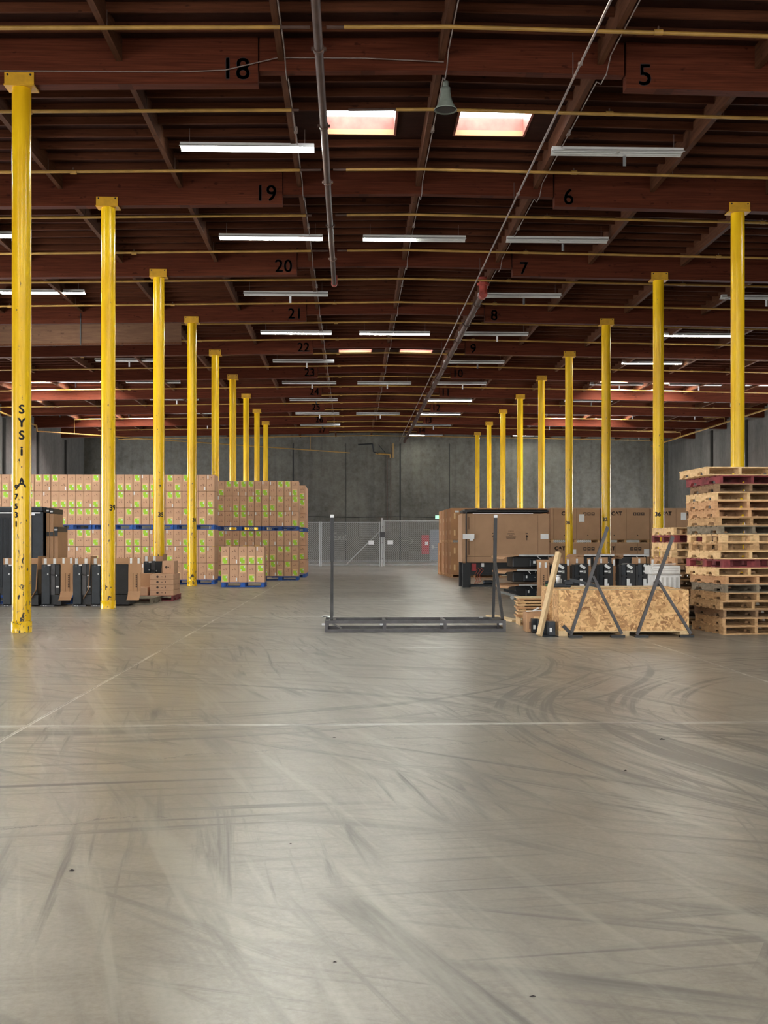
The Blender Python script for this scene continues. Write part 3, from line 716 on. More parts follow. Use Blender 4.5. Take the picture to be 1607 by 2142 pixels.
# ------------------------------------------------------------------ pallets
PH = 0.123
def pallet_proto(name, mat, cat_label, block=False, w=1.02, d=1.22, h=PH, mat2=None):
    """stringers run along Y, origin at front-left corner on the ground"""
    t = thing(name, cat_label, 'pallet', (0, 0, -60), group=None)
    st = 0.045
    mb = MB(); n = 7; bw = d / (n + 1.6)
    rr = random.Random(3)
    for i in range(n):
        y = i * (d - bw) / (n - 1); mb.box(-0.005 * rr.random(), w + 0.005 * rr.random(), y, y + bw, h - 0.017, h)
    mb.build('top_boards', mat, t)
    mb = MB()
    for i in range(5):
        y = i * (d - bw) / 4; mb.box(-0.004, w + 0.004, y, y + bw, 0, 0.015)
    mb.build('bottom_boards', mat, t)
    for x in (0.004, w / 2 - st / 2, w - st - 0.004):
        z0, z1 = 0.0152, h - 0.0172
        if block:
            mb = MB()
            for y in (0, d / 2 - 0.06, d - 0.13): mb.box(x - (0.05 if x > 0.1 else 0), x + st + (0.05 if x < w - 0.2 else 0), y + 0.002, y + 0.13, z0, z1 - 0.015)
            mb.box(x, x + 0.09 if x < w - 0.1 else x + st, 0.002, d - 0.002, z1 - 0.015, z1)
        else:
            mb = MB()
            # stringer with two notches underneath
            ys_ = [0.002, 0.16, 0.19, 0.37, 0.40, d - 0.40, d - 0.37, d - 0.19, d - 0.16, d - 0.002]
            zb = [z0, z0, z0 + 0.038, z0 + 0.038, z0, z0, z0 + 0.038, z0 + 0.038, z0, z0]
            vs = []
            for xx in (x, x + st):
                for a, b in zip(ys_, zb): vs.append((xx, a, b))
                for a in ys_: vs.append((xx, a, z1))
            fs = []
            for i in range(9):
                fs += [(i, 10 + i, 11 + i, i + 1), (20 + i, 21 + i, 31 + i, 30 + i), (i, i + 1, 21 + i, 20 + i), (10 + i, 30 + i, 31 + i, 11 + i)]
            fs += [(0, 20, 30, 10), (9, 19, 39, 29)]
            mb.add(vs, fs)
        mb.build('stringer', mat2 or mat, t)
    return t
PP = {k: pallet_proto('wooden_pallet', M[m], 'x') for k, m in (('tan', 'p_tan'), ('light', 'p_light'), ('grey', 'p_grey'), ('orange', 'p_orange'), ('brown', 'p_brown'))}
PP['red'] = pallet_proto('wooden_pallet', M['pred'], 'x', mat2=M['pred'])
PP['lightb'] = pallet_proto('wooden_pallet', M['p_light'], 'x', True)
PP['tanb'] = pallet_proto('wooden_pallet', M['p_tan'], 'x', True)
PP['redb'] = pallet_proto('wooden_pallet', M['pred'], 'x', True)
PP['blue'] = pallet_proto('blue_pallet', M['blue'], 'x', True, w=1.30, d=1.02, h=0.145)
pused = set()
def pallet(kind, x, y, z, rz, label, group, scale=None):
    root = PP[kind]
    if kind in pused: o = dup(root, (x, y, z), rz, label, scale)
    else:
        pused.add(kind); o = root; o.location = (x, y, z); o.rotation_euler.z = rz; o['label'] = label
        if scale: o.scale = scale
    o['group'] = group
    return o
# the tall stack at the right, read from top to bottom
kinds = ['light', 'red', 'brown', 'light', 'orange', 'orange', 'tan', 'grey', 'lightb', 'tanb', 'light', 'redb', 'light', 'orange', 'grey', 'tan', 'tan', 'brown', 'tan', 'tan']
words = {'light': 'pale', 'red': 'faded red', 'brown': 'brown', 'orange': 'orange-toned', 'tan': 'tan', 'grey': 'weathered grey', 'lightb': 'pale block', 'tanb': 'tan block', 'redb': 'faded red block', 'blue': 'blue'}
uf = [1477, 1506, 1500, 1496, 1495, 1498, 1503, 1509, 1511, 1510, 1501, 1515, 1498, 1518, 1517, 1518, 1506, 1513, 1511, 1513]
ub = [1424, 1438, 1446, 1438, 1438, 1443, 1441, 1440, 1440, 1443, 1441, 1438, 1437, 1446, 1449, 1447, 1445, 1455, 1457, 1450]
for i in range(20):
    z = (19 - i) * PH
    xf = wx(uf[i], 16.8); xb = wx(ub[i], 17.95)
    th = math.atan2(xf - xb, 1.18)
    pallet(kinds[i], xf, 16.62, z, th, '%s wooden pallet, %s from the top in the tall right stack' % (words[kinds[i]], ORD[i]), 'pallets in the tall right-hand stack')
k2 = ['light', 'redb', 'light', 'lightb', 'orange', 'brown', 'tan', 'brown', 'orange', 'tan', 'brown', 'grey', 'tan']
rj = random.Random(5)
for i in range(13):
    z = (12 - i) * PH
    pallet(k2[i], 5.22 + 0.06 * rj.random(), 18.55, z, 0.01 + rj.uniform(-0.03, 0.03), '%s pallet, %s from the top in the lower stack behind the tall one' % (words[k2[i]], ORD[i]), 'pallets in the lower right-hand stack')

# ------------------------------------------------------------------ small cartons with lime labels
CW, CH = 0.264, 0.545
def carton_proto(kind, lab_pos, tagpos, depth=0.50):
    t = None
    mb = MB().bevbox(0.005, CW - 0.005, 0, depth, 0, CH - 0.009, 0.005); o = mb.build('carton', M['cardwarm'])
    o.location = (0, 0, -60); tag(o, 'x', 'carton', 'labelled cartons in the pallet stacks')
    mb = MB()
    for dx, dz in ((0.075, 0.165), (0.15, 0.165), (0.14, 0.21), (0.075, 0.375), (0.15, 0.375), (0.14, 0.42)):
        if lab_pos == 'low' and dz < 0.25: continue
        if lab_pos == 'high' and dz > 0.3: continue
        mb.box(dx, dx + 0.032, -0.0025, 0, dz, dz + 0.024)
    mb.build('printed_marks', M['faintink'], o)
    if lab_pos != 'none':
        x0 = 0.05 if kind % 2 else 0.035; z0 = 0.02 if lab_pos == 'low' else CH - 0.245
        mb = MB(); mb.box(x0, x0 + 0.175, -0.003, 0, z0, z0 + 0.225, 0)
        g0 = z0 + (0.008 if lab_pos == 'low' else 0.04)
        mb.box(x0 + 0.014, x0 + 0.156, -0.005, -0.003, g0, g0 + 0.175, 1)
        mb.box(x0 + 0.115, x0 + 0.148, -0.006, -0.005, g0 + 0.10, g0 + 0.155, 2)
        mb.box(x0 + 0.02, x0 + 0.045, -0.006, -0.005, g0 + 0.0, g0 + 0.05, 2)
        mb.build('shipping_label', [M['cream'], M['lime'], M['paper']], o)
    if tagpos: MB().box(tagpos[0], tagpos[0] + 0.035, -0.003, 0, tagpos[1], tagpos[1] + 0.11).build('white_sticker', M['paper'], o)
    return o
CP_ = [carton_proto(1, 'high', None), carton_proto(2, 'low', None), carton_proto(3, 'none', (0.03, 0.40)), carton_proto(4, 'none', (0.19, 0.03)),
       carton_proto(5, 'high', (0.20, 0.02)), carton_proto(6, 'low', (0.02, 0.42)), carton_proto(7, 'low', None)]
cdesc = ['lime label at top', 'lime label at bottom', 'white sticker near top', 'white sticker near bottom', 'lime label at top', 'lime label at bottom', 'lime label at bottom']
cused = set(); rc = random.Random(11)
def carton(x, y, z, rz, label, kind=None):
    k = rc.choice([0, 0, 0, 1, 1, 1, 2, 3, 4, 5, 6]) if kind is None else kind
    root = CP_[k]; lab = label % cdesc[k]
    if k in cused: o = dup(root, (x, y, z), rz, lab)
    else: cused.add(k); o = root; o.location = (x, y, z); o.rotation_euler.z = rz; o['label'] = lab
    return o
def block(name, xr, y, ncol, tiers, side_rows, jit=0.012, sideonly=False):
    """columns counted from the right edge xr leftwards; tiers = [(z of pallet, rows)]"""
    for ti, (zp, rows) in enumerate(tiers):
        npal = math.ceil(ncol / 5)
        up = 'upper' if len(tiers) > 1 and ti == 1 else ('lower' if len(tiers) > 1 else 'only')
        for p in range(npal):
            nc = min(5, ncol - 5 * p)
            if nc < 2 and ncol > 5: continue
            if ncol - 5 * p == 6: nc = 6
            pallet('blue', xr - (p * 5 + (5 if ncol < 5 else nc)) * CW + 0.01, y + 0.01, zp, 0, 'blue pallet under the %s tier of the %s, %s from its right' % (up, name, ORD[p]), 'blue pallets under the cartons', (1.0 if ncol < 5 else nc / 5, 1, 1))
            if side_rows > 2 and p == 0:
                for q, wd in ((1.06, 'second'), (2.11, 'third')): pallet('blue', xr - 5 * CW + 0.01, y + q, zp, 0, 'blue pallet under the %s tier of the %s, %s towards the back' % (up, name, wd), 'blue pallets under the cartons')
        for r in range(rows):
            z = zp + 0.147 + r * CH
            rw = {0: 'bottom', rows - 1: 'top'}.get(r, 'middle')
            for c in range(ncol):
                jy = rc.uniform(0, jit) + (0.03 if (c // 5) % 2 else 0)
                carton(xr - (c + 1) * CW, y + jy, z, 0, 'carton, %%s, %s from right, %s row, %s tier, %s' % (ORD[c], rw, up, name))
            for s in range(side_rows):
                carton(xr - CW - rc.uniform(0, 0.02) , y + 0.56 + s * 0.53, z, 0, 'carton, %%s, %s behind the right end, %s row, %s tier, %s' % (ORD[s], rw, up, name), 2)
T2 = [(0.0, 3), (0.147 + 3 * CH + 0.002, 3)]
block('long wall', wx(448.5, 37.2), 37.45, 27, T2, 1)
block('second wall', wx(625, 41.1), 41.2, 11, T2, 1)
block('far wall', wx(639.5, 44.4), 44.45, 1, T2, 5)
block('small load', wx(553.5, 34.7), 34.85, 5, [(0.0, 2)], 0)
# side pallets carry deeper rows of the far wall; a short film strip on the small load
# clear film straps round the stacks
mb = MB()

# ------------------------------------------------------------------ large printed boxes on pallets
def big_box(name, x, y, z, w, d, h, label, marks, group='large printed boxes on the right', mat='cardtan'):
    o = MB().bevbox(0, w, 0, d, 0, h, 0.012).build(name, M[mat]); o.location = (x, y, z); tag(o, label, 'box', group)
    mb = MB()
    for fx in marks.get('lines', ()): mb.box(fx * w - 0.006, fx * w + 0.006, -0.003, 0, 0.02, h - 0.02)
    if marks.get('lines'): mb.build('flap_edge', M['crease'], o)
    if marks.get('logo'):
        lx = marks['logo'] * w
        flat_text('CAT', 0.20, (lx, -0.004, h - 0.22), 'printed_logo', M['ink'], o, 1.05, 0.012)
        mb = MB(); mb.add([(lx - 0.09, -0.006, h - 0.285), (lx + 0.09, -0.006, h - 0.285), (lx, -0.006, h - 0.20)], [(0, 1, 2)]); mb.build('logo_triangle', M['cardtan'], o)
    if marks.get('icons'):
        ix = marks['icons'] * w
        for q in range(3):
            f = MB(); a = ix + q * 0.155; f.box(a, a + 0.125, -0.004, 0, h - 0.29, h - 0.17); f = f.build('printed_icon', M['ink'], o)
            g = MB(); g.box(a + 0.04, a + 0.085, -0.006, -0.004, h - 0.26 + 0.01 * q, h - 0.20); g.build('icon_centre', M['cardtan'], f)
    if marks.get('sheet'):
        a, b = marks['sheet']; MB().box(a * w, a * w + 0.21, -0.01, -0.004, b * h, b * h + 0.29).build('paper_sheet', M['paper'], o)
    if marks.get('dot'):
        for q in marks['dot']: MB().cyl((q[0] * w, -0.006, q[1] * h), (q[0] * w, 0, q[1] * h), 0.025, 10).build('printed_dot', M['ink'], o)
    return o
YB1 = 43.95; BW = 1.90; BH = 1.22
bx0 = wx(1152, 44.3)
for c in range(5):
    x = bx0 + c * 1.935
    for tr in (0, 1):
        z = 0.125 + tr * (BH + 0.125); nm = 'upper' if tr else 'lower'
        pallet('tan', x + 0.005, YB1 + 0.02, z - 0.125, 0, 'pallet under the %s printed box, %s from left behind the right columns' % (nm, ORD[c]), 'pallets under the large boxes', (BW / 1.02, 1, 1))
        mk = {'lines': (0.05, 0.52) if tr else (0.3, 0.75), 'logo': 0.32 if tr else 0.18, 'icons': 0.66}
        if (c, tr) == (0, 1): mk['sheet'] = (0.57, 0.56)
        if (c, tr) == (0, 0): mk['sheet'] = (0.40, 0.55)
        if (c, tr) == (2, 1): mk['sheet'] = (0.62, 0.62)
        if (c, tr) == (1, 0): mk['sheet'] = (0.88, 0.56); mk['icons'] = 0.60
        if tr: mk['dot'] = [(0.75, 0.13), (0.27, 0.13)]
        big_box('printed_box', x, YB1, z, BW, 1.2, BH - 0.004, 'large tan printed box, %s tier, %s from left behind the right columns' % (nm, ORD[c]), mk)
lx0 = wx(943, 44.3)
for c, (x, w) in enumerate(((lx0, 1.86), (lx0 + 1.885, 1.86))):
    for row in range(4 if c == 0 else 1):
        for tr in (0, 1):
            z = 0.125 + tr * (BH + 0.125); nm = 'upper' if tr else 'lower'
            xx = x - (0.02 * row) - (0.05 if (row == 3 and not tr) else 0); yy = 44.25 + row * 1.3
            pallet('orange', xx + 0.005, yy + 0.0, z - 0.125, 0, 'pallet under the %s plain box, column %s row %s behind the black framed unit' % (nm, ORD[c], ORD[row]), 'pallets under the plain boxes', (w / 1.02, 1, 1))
            o = big_box('tall_carton', xx, yy, z, w, 1.2, BH - 0.004, 'plain kraft box, %s tier, %s from left, %s row beside the fence' % (nm, ORD[c], ORD[row]), {'lines': (0.28, 0.40) if c == 0 else (0.5,)}, 'plain kraft boxes beside the fence', 'cardorange')
            for q in (0.2, 0.7): MB().box(-0.006, 0.03, 0.1, 0.22, q, q + 0.16).build('strap_corner', M['stud'], o)
            if row == 0 and c == 0:
                for q in (0.12, 0.62): MB().box(0.13, 0.19, -0.006, 0.0, q * 1.3, q * 1.3 + 0.22).build('tape_tab', M['cream'], o)
                if tr: MB().box(0.17, 0.32, -0.008, 0, 1.05, 1.12).build('small_sticker', M['paper'], o)

# ------------------------------------------------------------------ black framed unit clad in cardboard
T = 34.8; x0, x1 = wx(966, T), wx(1147, T); W = x1 - x0
t = thing('framed_machine', 'tall black framed unit clad with a printed cardboard panel', 'machine', (x0, 34.4, 0))
for nm_, xa, xb, ya, yb, zt in (('frame_post', 0, 0.20, 0, 0.12, 2.33), ('frame_post', W - 0.12, W, 0.06, 0.18, 0.75), ('frame_post', 0, 0.12, 1.1, 1.22, 2.3), ('frame_post', W - 0.12, W, 1.1, 1.22, 2.3)):
    mb = MB()
    if xa == 0 and ya == 0: mb.box(0, 0.24, 0, 0.16, 0, 0.73); mb.box(0.085, 0.12, -0.04, -0.005, 0.73, zt)
    else: mb.box(xa, xb, ya, yb, 0.0, min(zt, 0.745))
    mb.build(nm_, M['black'], t)
mb = MB(); mb.bevbox(0.02, W - 0.03, -0.03, 1.2, 2.25, 2.345, 0.03); mb.bar((0.0, -0.02, 2.27), (0.45, -0.02, 2.36), 0.06); mb.build('top_bar', M['black'], t)
MB().box(0.3, W - 0.5, -0.035, -0.02, 2.215, 2.235).build('top_edge_strip', M['paper'], t)
p = MB().bevbox(-0.03, W, 0.0, 1.15, 0.75, 2.22, 0.01).build('cardboard_panel', M['cardtan'], t)
mb = MB(); mb.box(0.10, W - 0.04, -0.004, 0, 0.925, 0.94)
for q in (0.37, W - 0.35): mb.box(q, q + 0.006, -0.004, 0, 0.76, 2.2)
for q in (0.17, 0.19): mb.box(q, q + 0.015, -0.004, 0, 1.75, 2.12); mb.box(q, q + 0.02, -0.004, 0, 0.98, 1.4)
mb.build('crease', M['crease'], p)
mb = MB()
for q in (0.92, 1.93):
    mb.box(q, q + 0.02, -0.006, 0, 1.42, 1.58); mb.add([(q - 0.03, -0.006, 1.52), (q + 0.05, -0.006, 1.52), (q + 0.01, -0.006, 1.59)], [(0, 1, 2)]); mb.box(q - 0.03, q + 0.04, -0.006, 0, 1.62, 1.64)
mb.build('printed_arrows', M['ink'], p)
mb = MB(); rl = random.Random(2)
for k, (w_, z_) in enumerate(((0.16, 1.69), (0.20, 1.62), (0.22, 1.60), (0.10, 1.565), (0.30, 1.52), (0.30, 1.50), (0.26, 1.475), (0.28, 1.455))):
    a = 1.46 - w_ / 2
    while a < 1.46 + w_ / 2:
        b = a + rl.uniform(0.015, 0.04); mb.box(a, min(b, 1.46 + w_ / 2), -0.006, 0, z_, z_ + 0.012); a = b + 0.008
mb.build('printed_text', M['ink'], p)
for a, w_ in ((0.0, 0.35), (W - 0.27, 0.24)): MB().box(a, a + w_, -0.05 if a == 0 else -0.012, -0.045 if a == 0 else -0.006, 1.46, 1.61).build('shipping_label', M['paper'], t)
MB().box(0.21, 0.31, -0.05, -0.045, 1.41, 1.46).build('shipping_label', M['paper'], t)
mb = MB(); mb.box(0.2, W, 0.15, 1.15, 0.42, 0.745); mb.build('machine_body', M['black'], t)
mb = MB(); mb.box(0.24, W, 0.05, 0.09, 0.36, 0.44); mb.build('cross_bar', M['black'], t)
mb = MB(); mb.box(0.2, W, 0.0, 0.06, 0.02, 0.07); mb.box(0.2, W, 1.1, 1.16, 0.02, 0.07); mb.build('base_rail', M['slate'], t)
mb = MB(); mb.bevbox(0.62, 0.92, -0.06, 0.1, 0.10, 0.22, 0.03); mb.build('caster_block', M['slate'], t)
for q in range(3): MB().tube([(0.36 + 0.09 * q, -0.01, 0.60), (0.44 + 0.09 * q, -0.03, 0.52), (0.36 + 0.07 * q, -0.04, 0.38), (0.42 + 0.07 * q, -0.03, 0.2), (0.34 + 0.05 * q, -0.02, 0.12)], 0.009, 6).build('cable', M['cable'], t)
mb = MB(); mb.box(0.28, 0.42, 0.12, 0.15, 0.5, 0.72); mb.build('control_box', M['redpaint'], t); MB().box(0.58, 0.66, 0.11, 0.15, 0.62, 0.73).build('white_cap', M['paper'], t)

# ------------------------------------------------------------------ stacked black frames with cardboard sheets
def tray(x, y, z, w, label, left=0.36):
    t = thing('steel_tray', label, 'frame', (x, y, z), group='stacked black frames with cardboard sheets')
    mb = MB(); mb.bevbox(0, w, 0.05, 1.1, 0.0, 0.27, 0.02); mb.build('body', M['black'], t)
    mb = MB(); mb.bevbox(w * 0.42, w * 0.95, -0.02, 0.05, 0.02, 0.20, 0.015); mb.box(w * 0.55, w * 0.9, -0.10, 0.0, 0.16, 0.19); mb.build('bracket', M['slate'], t)
    mb = MB(); mb.bar((w * 0.6, -0.04, 0.27), (w * 0.68, -0.05, 0.21), 0.018); mb.bar((w * 0.88, -0.04, 0.27), (w * 0.86, -0.05, 0.22), 0.014); mb.build('clip', M['silver'], t)
    MB().box(w * 0.50, w * 0.56, -0.026, -0.021, 0.10, 0.165).build('sticker', M['paper'], t)
    MB().cyl((w * 0.86, -0.03, 0.12), (w * 0.86, -0.02, 0.12), 0.014, 8).build('bolt', M['silver'], t)
    # folded cardboard sheet draped over the left end
    vs = []; prof = [(-left, 0.255), (-left + 0.05, 0.30), (-0.05, 0.312), (w * 0.35, 0.318), (w, 0.325)]
    ny = 5
    for j in range(ny):
        y_ = -0.12 + j * 1.25 / (ny - 1)
        for i, (a, b) in enumerate(prof): vs.append((a + (0.16 if j == 0 and i < 2 else 0), y_, b - (0.03 if (i < 2 and j % 2) else 0) - (0.035 if j == 0 and i < 3 else 0)))
    n = len(vs); vs += [(a, b, c - 0.012) for a, b, c in vs]
    fs = []; m_ = len(prof)
    for j in range(ny - 1):
        for i in range(m_ - 1):
            a = j * m_ + i; fs.append((a, a + 1, a + m_ + 1, a + m_)); fs.append((n + a, n + a + m_, n + a + m_ + 1, n + a + 1))
    for i in range(m_ - 1): fs.append((i, n + i, n + i + 1, i + 1)); a = (ny - 1) * m_ + i; fs.append((a, a + 1, n + a + 1, n + a))
    for j in range(ny - 1): a = j * m_; fs.append((a, a + m_, n + a + m_, n + a)); a += m_ - 1; fs.append((a, n + a, n + a + m_, a + m_))
    MB().add(vs, fs).build('cardboard_sheet', M['cardbrown'], t)
    MB().box(w * 0.12, w, -0.13, -0.11, 0.275, 0.315).build('edge_strip', M['silver'], t)
    return t
xt = wx(1072, 28.2)
for k in range(3):
    nm = ('bottom', 'middle', 'top')[k]
    tray(xt + (0.05 if k == 0 else 0), 27.95, 0.02 + 0.36 * k, 0.62 if k < 2 else 0.98, '%s of three stacked black frames, left stack behind the wooden crate' % nm, 0.36 + 0.02 * k)
t = thing('pallet_jack', 'low grey lifting jack half under the stacked black frames', 'jack', (wx(1043, 27.6), 27.3, 0))
mb = MB(); mb.bar((0, 0, 0.17), (0.5, 0.05, 0.05), 0.10, 0.05); mb.build('fork', M['silver'], t)
MB().cyl((0.30, -0.06, 0.045), (0.30, 0.06, 0.045), 0.045, 12).build('wheel', M['plasticgrey'], t)
mb = MB(); mb.bar((0.1, 0, 0.22), (0.42, 0, 0.16), 0.08, 0.06); mb.build('frame', M['black'], t)
for c, (u, w) in enumerate(((1213, 0.85), (1297, 0.72))):
    x = wx(u, 28.4)
    for k in range(3): tray(x, 28.3, 0.02 + 0.36 * k, w, '%s of three stacked black frames, %s stack behind the black cabinets' % (('bottom', 'middle', 'top')[k], ('centre', 'right')[c]), 0.12)

# ------------------------------------------------------------------ upright black units with cardboard sleeves
def sheet(mb, prof, a, b, axis='x', th=0.008):
    """profile in (d, z) extruded between a and b"""
    vs = []
    for e in (a, b):
        for off in (0, th):
            for d, z in prof: vs.append((e, d + off, z) if axis == 'x' else (d + off, e, z))
    n = len(prof); fs = []
    for i in range(n - 1):
        fs += [(i, i + 1, 2 * n + i + 1, 2 * n + i), (n + i, 3 * n + i, 3 * n + i + 1, n + i + 1), (i, n + i, n + i + 1, i + 1), (2 * n + i, 2 * n + i + 1, 3 * n + i + 1, 3 * n + i)]
    fs += [(0, 2 * n, 3 * n, n), (n - 1, 2 * n - 1, 4 * n - 1, 3 * n - 1)]
    return mb.add(vs, fs)
def unit_left(x, y, label, full, w=0.37):
    t = thing('upright_unit', label, 'cabinet', (x, y, 0), group='upright black units with cardboard sleeves')
    MB().bevbox(0, 0.18, 0, 0.06, 0.035, 0.885, 0.012).build('front_post', M['slate'], t)
    MB().box(0.18, 0.27, 0.05, 0.08, 0.24, 0.90).build('side_plate', M['steel'], t)
    MB().bevbox(0.26, 0.26 + (w - 0.26 if w > 0.4 else 0.11), 0.07, 0.55, 0.25, 0.89, 0.01).build('back_panel', M['black'], t)
    mb = MB(); mb.box(0.02, max(0.37, w), 0.09, 0.9, 0.03, 0.24); mb.build('shade_block', M['black'], t)  # black block standing in for the shade low inside the unit
    mb = MB(); mb.bar((0.155, -0.03, 0.68), (0.20, -0.05, 0.675), 0.03); mb.bar((0.20, -0.05, 0.675), (0.34, 0.0, 0.64), 0.022); mb.build('latch_bar', M['black'], t)
    for q in ((0.15, 0.685), (0.33, 0.655)): MB().cyl((q[0], -0.05, q[1]), (q[0], -0.06, q[1]), 0.016, 10).build('bolt', M['silver'], t)
    MB().cyl((0.07, -0.002, 0.855), (0.07, -0.012, 0.855), 0.022, 12).build('washer', M['steel'], t)
    for q, z in ((0.13, 0.855), (0.29, 0.395)): MB().box(q, q + 0.065, -0.008 if q < 0.2 else 0.06, -0.002 if q < 0.2 else 0.068, z, z + 0.03).build('sticker', M['paper'], t)
    f = MB().box(-0.01, 0.28, -0.05, 0.10, 0.0, 0.034).build('foot_plate', M['steel'], t)
    for q in (0.06, 0.11): MB().cyl((q, -0.06, 0.02), (q, -0.05, 0.02), 0.011, 8).build('bolt', M['silver'], f)
    mb = MB(); mb.box(-0.02, w, 0.12, 0.13, 0.86, 1.02); fl = mb.build('cardboard_top', M['cardbrown'], t)
    for q in (0.02, 0.22): MB().box(q, q + 0.06, 0.11, 0.119, 0.89, 1.01).build('white_tape', M['paper'], t)
    if full:
        mb = MB(); sheet(mb, [(0.10, 1.03), (0.06, 0.7), (0.055, 0.32), (-0.04, 0.20), (-0.16, 0.13)], w + 0.0, w + 0.26, 'x'); s = mb.build('cardboard_sleeve', M['cardbrown'], t)
        mb = MB()
        for q in (0.10, 0.19): mb.box(w + q, w + q + 0.005, 0.045, 0.055, 0.3, 0.7)
        mb.build('crease', M['crease'], s)
        mb = MB(); rq = random.Random(4)
        for q in range(7): mb.box(w + 0.16, w + 0.185, 0.038, 0.05, 0.40 + 0.04 * q, 0.425 + 0.04 * q)
        mb.build('printed_text', M['ink'], s)
        for q in (0.03, 0.19): MB().box(w + q, w + q + 0.045, 0.085, 0.092, 0.88, 1.02).build('white_tape', M['paper'], s)
    else:
        mb = MB(); sheet(mb, [(w + 0.02, 1.06), (w - 0.01, 0.75), (w - 0.03, 0.35), (w - 0.14, 0.16)], 0.0, 0.6, 'y', 0.008); mb.build('cardboard_sleeve', M['cardbrown'], t)
    return t
YU = 24.55
for u, full, w, lab in ((-58, False, 0.36, 'upright black unit cut by the left picture edge'), (9, False, 0.72, 'upright black unit just right of the nearest yellow column base'),
                        (89, True, 0.39, 'upright black unit with wide cardboard sleeve between the two nearest left columns'), (154, False, 0.35, 'upright black unit with thin curled cardboard edge beside the stencilled 39 column'),
                        (193, True, 0.76, 'upright black unit standing behind the stencilled 39 column')):
    unit_left(wx(u, 24.4), YU, lab, full, w)
for x, k, lab in ((wx(-60, 24.8), 'blue', 'blue pallet under the upright units at the left edge'), (wx(70, 24.9), 'blue', 'blue pallet under the upright unit with wide sleeve'), ):
    pallet(k, x, YU + 1.0, 0, 0, lab, 'pallets under the upright units')
pallet('grey', wx(218, 24.9) - 0.05, YU + 0.93, 0, 0, 'weathered grey pallet behind the stencilled 39 column', 'pallets under the upright units')

def unit_right(x, y, label, full=True):
    t = thing('black_cabinet', label, 'cabinet', (x, y, 0), group='black cabinets with white tags')
    MB().bevbox(0, 0.19, 0, 0.5, 0.03, 0.90, 0.01).build('body', M['black'], t)
    MB().box(-0.10, -0.01, 0.05, 0.4, 0.03, 0.88).build('side_plate', M['slate'], t)
    MB().box(-0.155, -0.11, 0.02, 0.3, 0.03, 0.86).build('side_post', M['black'], t)
    mb = MB(); mb.box(-0.10, 0.10, -0.03, 0.0, 0.62, 0.66); mb.build('latch_bar', M['black'], t)
    mb = MB(); a = 0.6; c, s = math.cos(-a), math.sin(-a)
    vs = [(0.06 + px * c - pz * s, -0.012, 0.84 + px * s + pz * c) for px, pz in ((-0.065, -0.028), (0.065, -0.028), (0.065, 0.028), (-0.065, 0.028))]
    mb.add(vs + [(p_[0], -0.018, p_[2]) for p_ in vs], [(0, 1, 2, 3), (7, 6, 5, 4), (0, 4, 5, 1), (1, 5, 6, 2), (2, 6, 7, 3), (3, 7, 4, 0)]); mb.build('hang_tag', M['paper'], t)
    MB().box(0.0, 0.07, -0.006, -0.001, 0.72, 0.755).build('sticker', M['paper'], t)
    MB().box(0.08, 0.13, -0.006, -0.001, 0.70, 0.76).build('sticker', M['plasticgrey'], t)
    mb = MB(); mb.box(0.0, 0.065, -0.006, -0.001, 0.40, 0.58); mb.box(0.03, 0.10, -0.008, -0.002, 0.38, 0.48); mb.build('data_label', M['paper'], t)
    if full:
        mb = MB(); sheet(mb, [(0.20, 1.02), (0.16, 0.8), (0.16, 0.3)], 0.20, 0.275, 'x'); s_ = mb.build('cardboard_sleeve', M['cardbrown'], t)
        mb = MB(); mb.box(-0.12, 0.19, 0.51, 0.52, 0.85, 1.03); mb.build('cardboard_top', M['cardbrown'], t)
        MB().box(0.215, 0.26, 0.145, 0.155, 0.86, 0.99).build('white_tape', M['paper'], t); MB().box(0.02, 0.06, 0.49, 0.50, 0.905, 1.0).build('white_tape', M['paper'], t)
    return t
nm = ('first', 'second', 'third', 'fourth', 'fifth', 'sixth')
for k, u in enumerate((1167, 1212, 1264, 1311, 1346)):
    unit_right(wx(u, 24.4), 24.2, 'black cabinet with slanted white tag, %s from the left behind the wooden crate' % nm[k], k != 3)
t = thing('upright_unit', 'black unit with tall curved cardboard sleeve left of the tagged cabinets', 'cabinet', (wx(1123, 24.4), 24.2, 0), group='upright black units with cardboard sleeves')
MB().bevbox(0.20, 0.285, 0.1, 0.55, 0.03, 0.93, 0.01).build('body', M['black'], t)
mb = MB(); sheet(mb, [(0.12, 0.985), (0.05, 0.9), (0.02, 0.6), (0.03, 0.4), (0.10, 0.20), (0.14, 0.04)], 0.0, 0.265, 'x'); s_ = mb.build('cardboard_sleeve', M['cardbrown'], t)
mb = MB(); mb.box(0.07, 0.075, 0.01, 0.02, 0.45, 0.88); mb.box(0.215, 0.22, 0.01, 0.02, 0.45, 0.88); mb.build('crease', M['crease'], s_)
mb = MB()
for q in range(6): mb.box(0.13, 0.15, 0.008, 0.02, 0.44 + 0.04 * q, 0.462 + 0.04 * q)
mb.build('printed_text', M['ink'], s_)
for q in (0.045, 0.165): MB().box(q, q + 0.045, 0.03, 0.045, 0.82, 0.93).build('white_tape', M['paper'], s_)
unit_left(wx(303, 28.4), 28.4, 'black unit half hidden behind the boxes on the red pallet', False, 0.46)

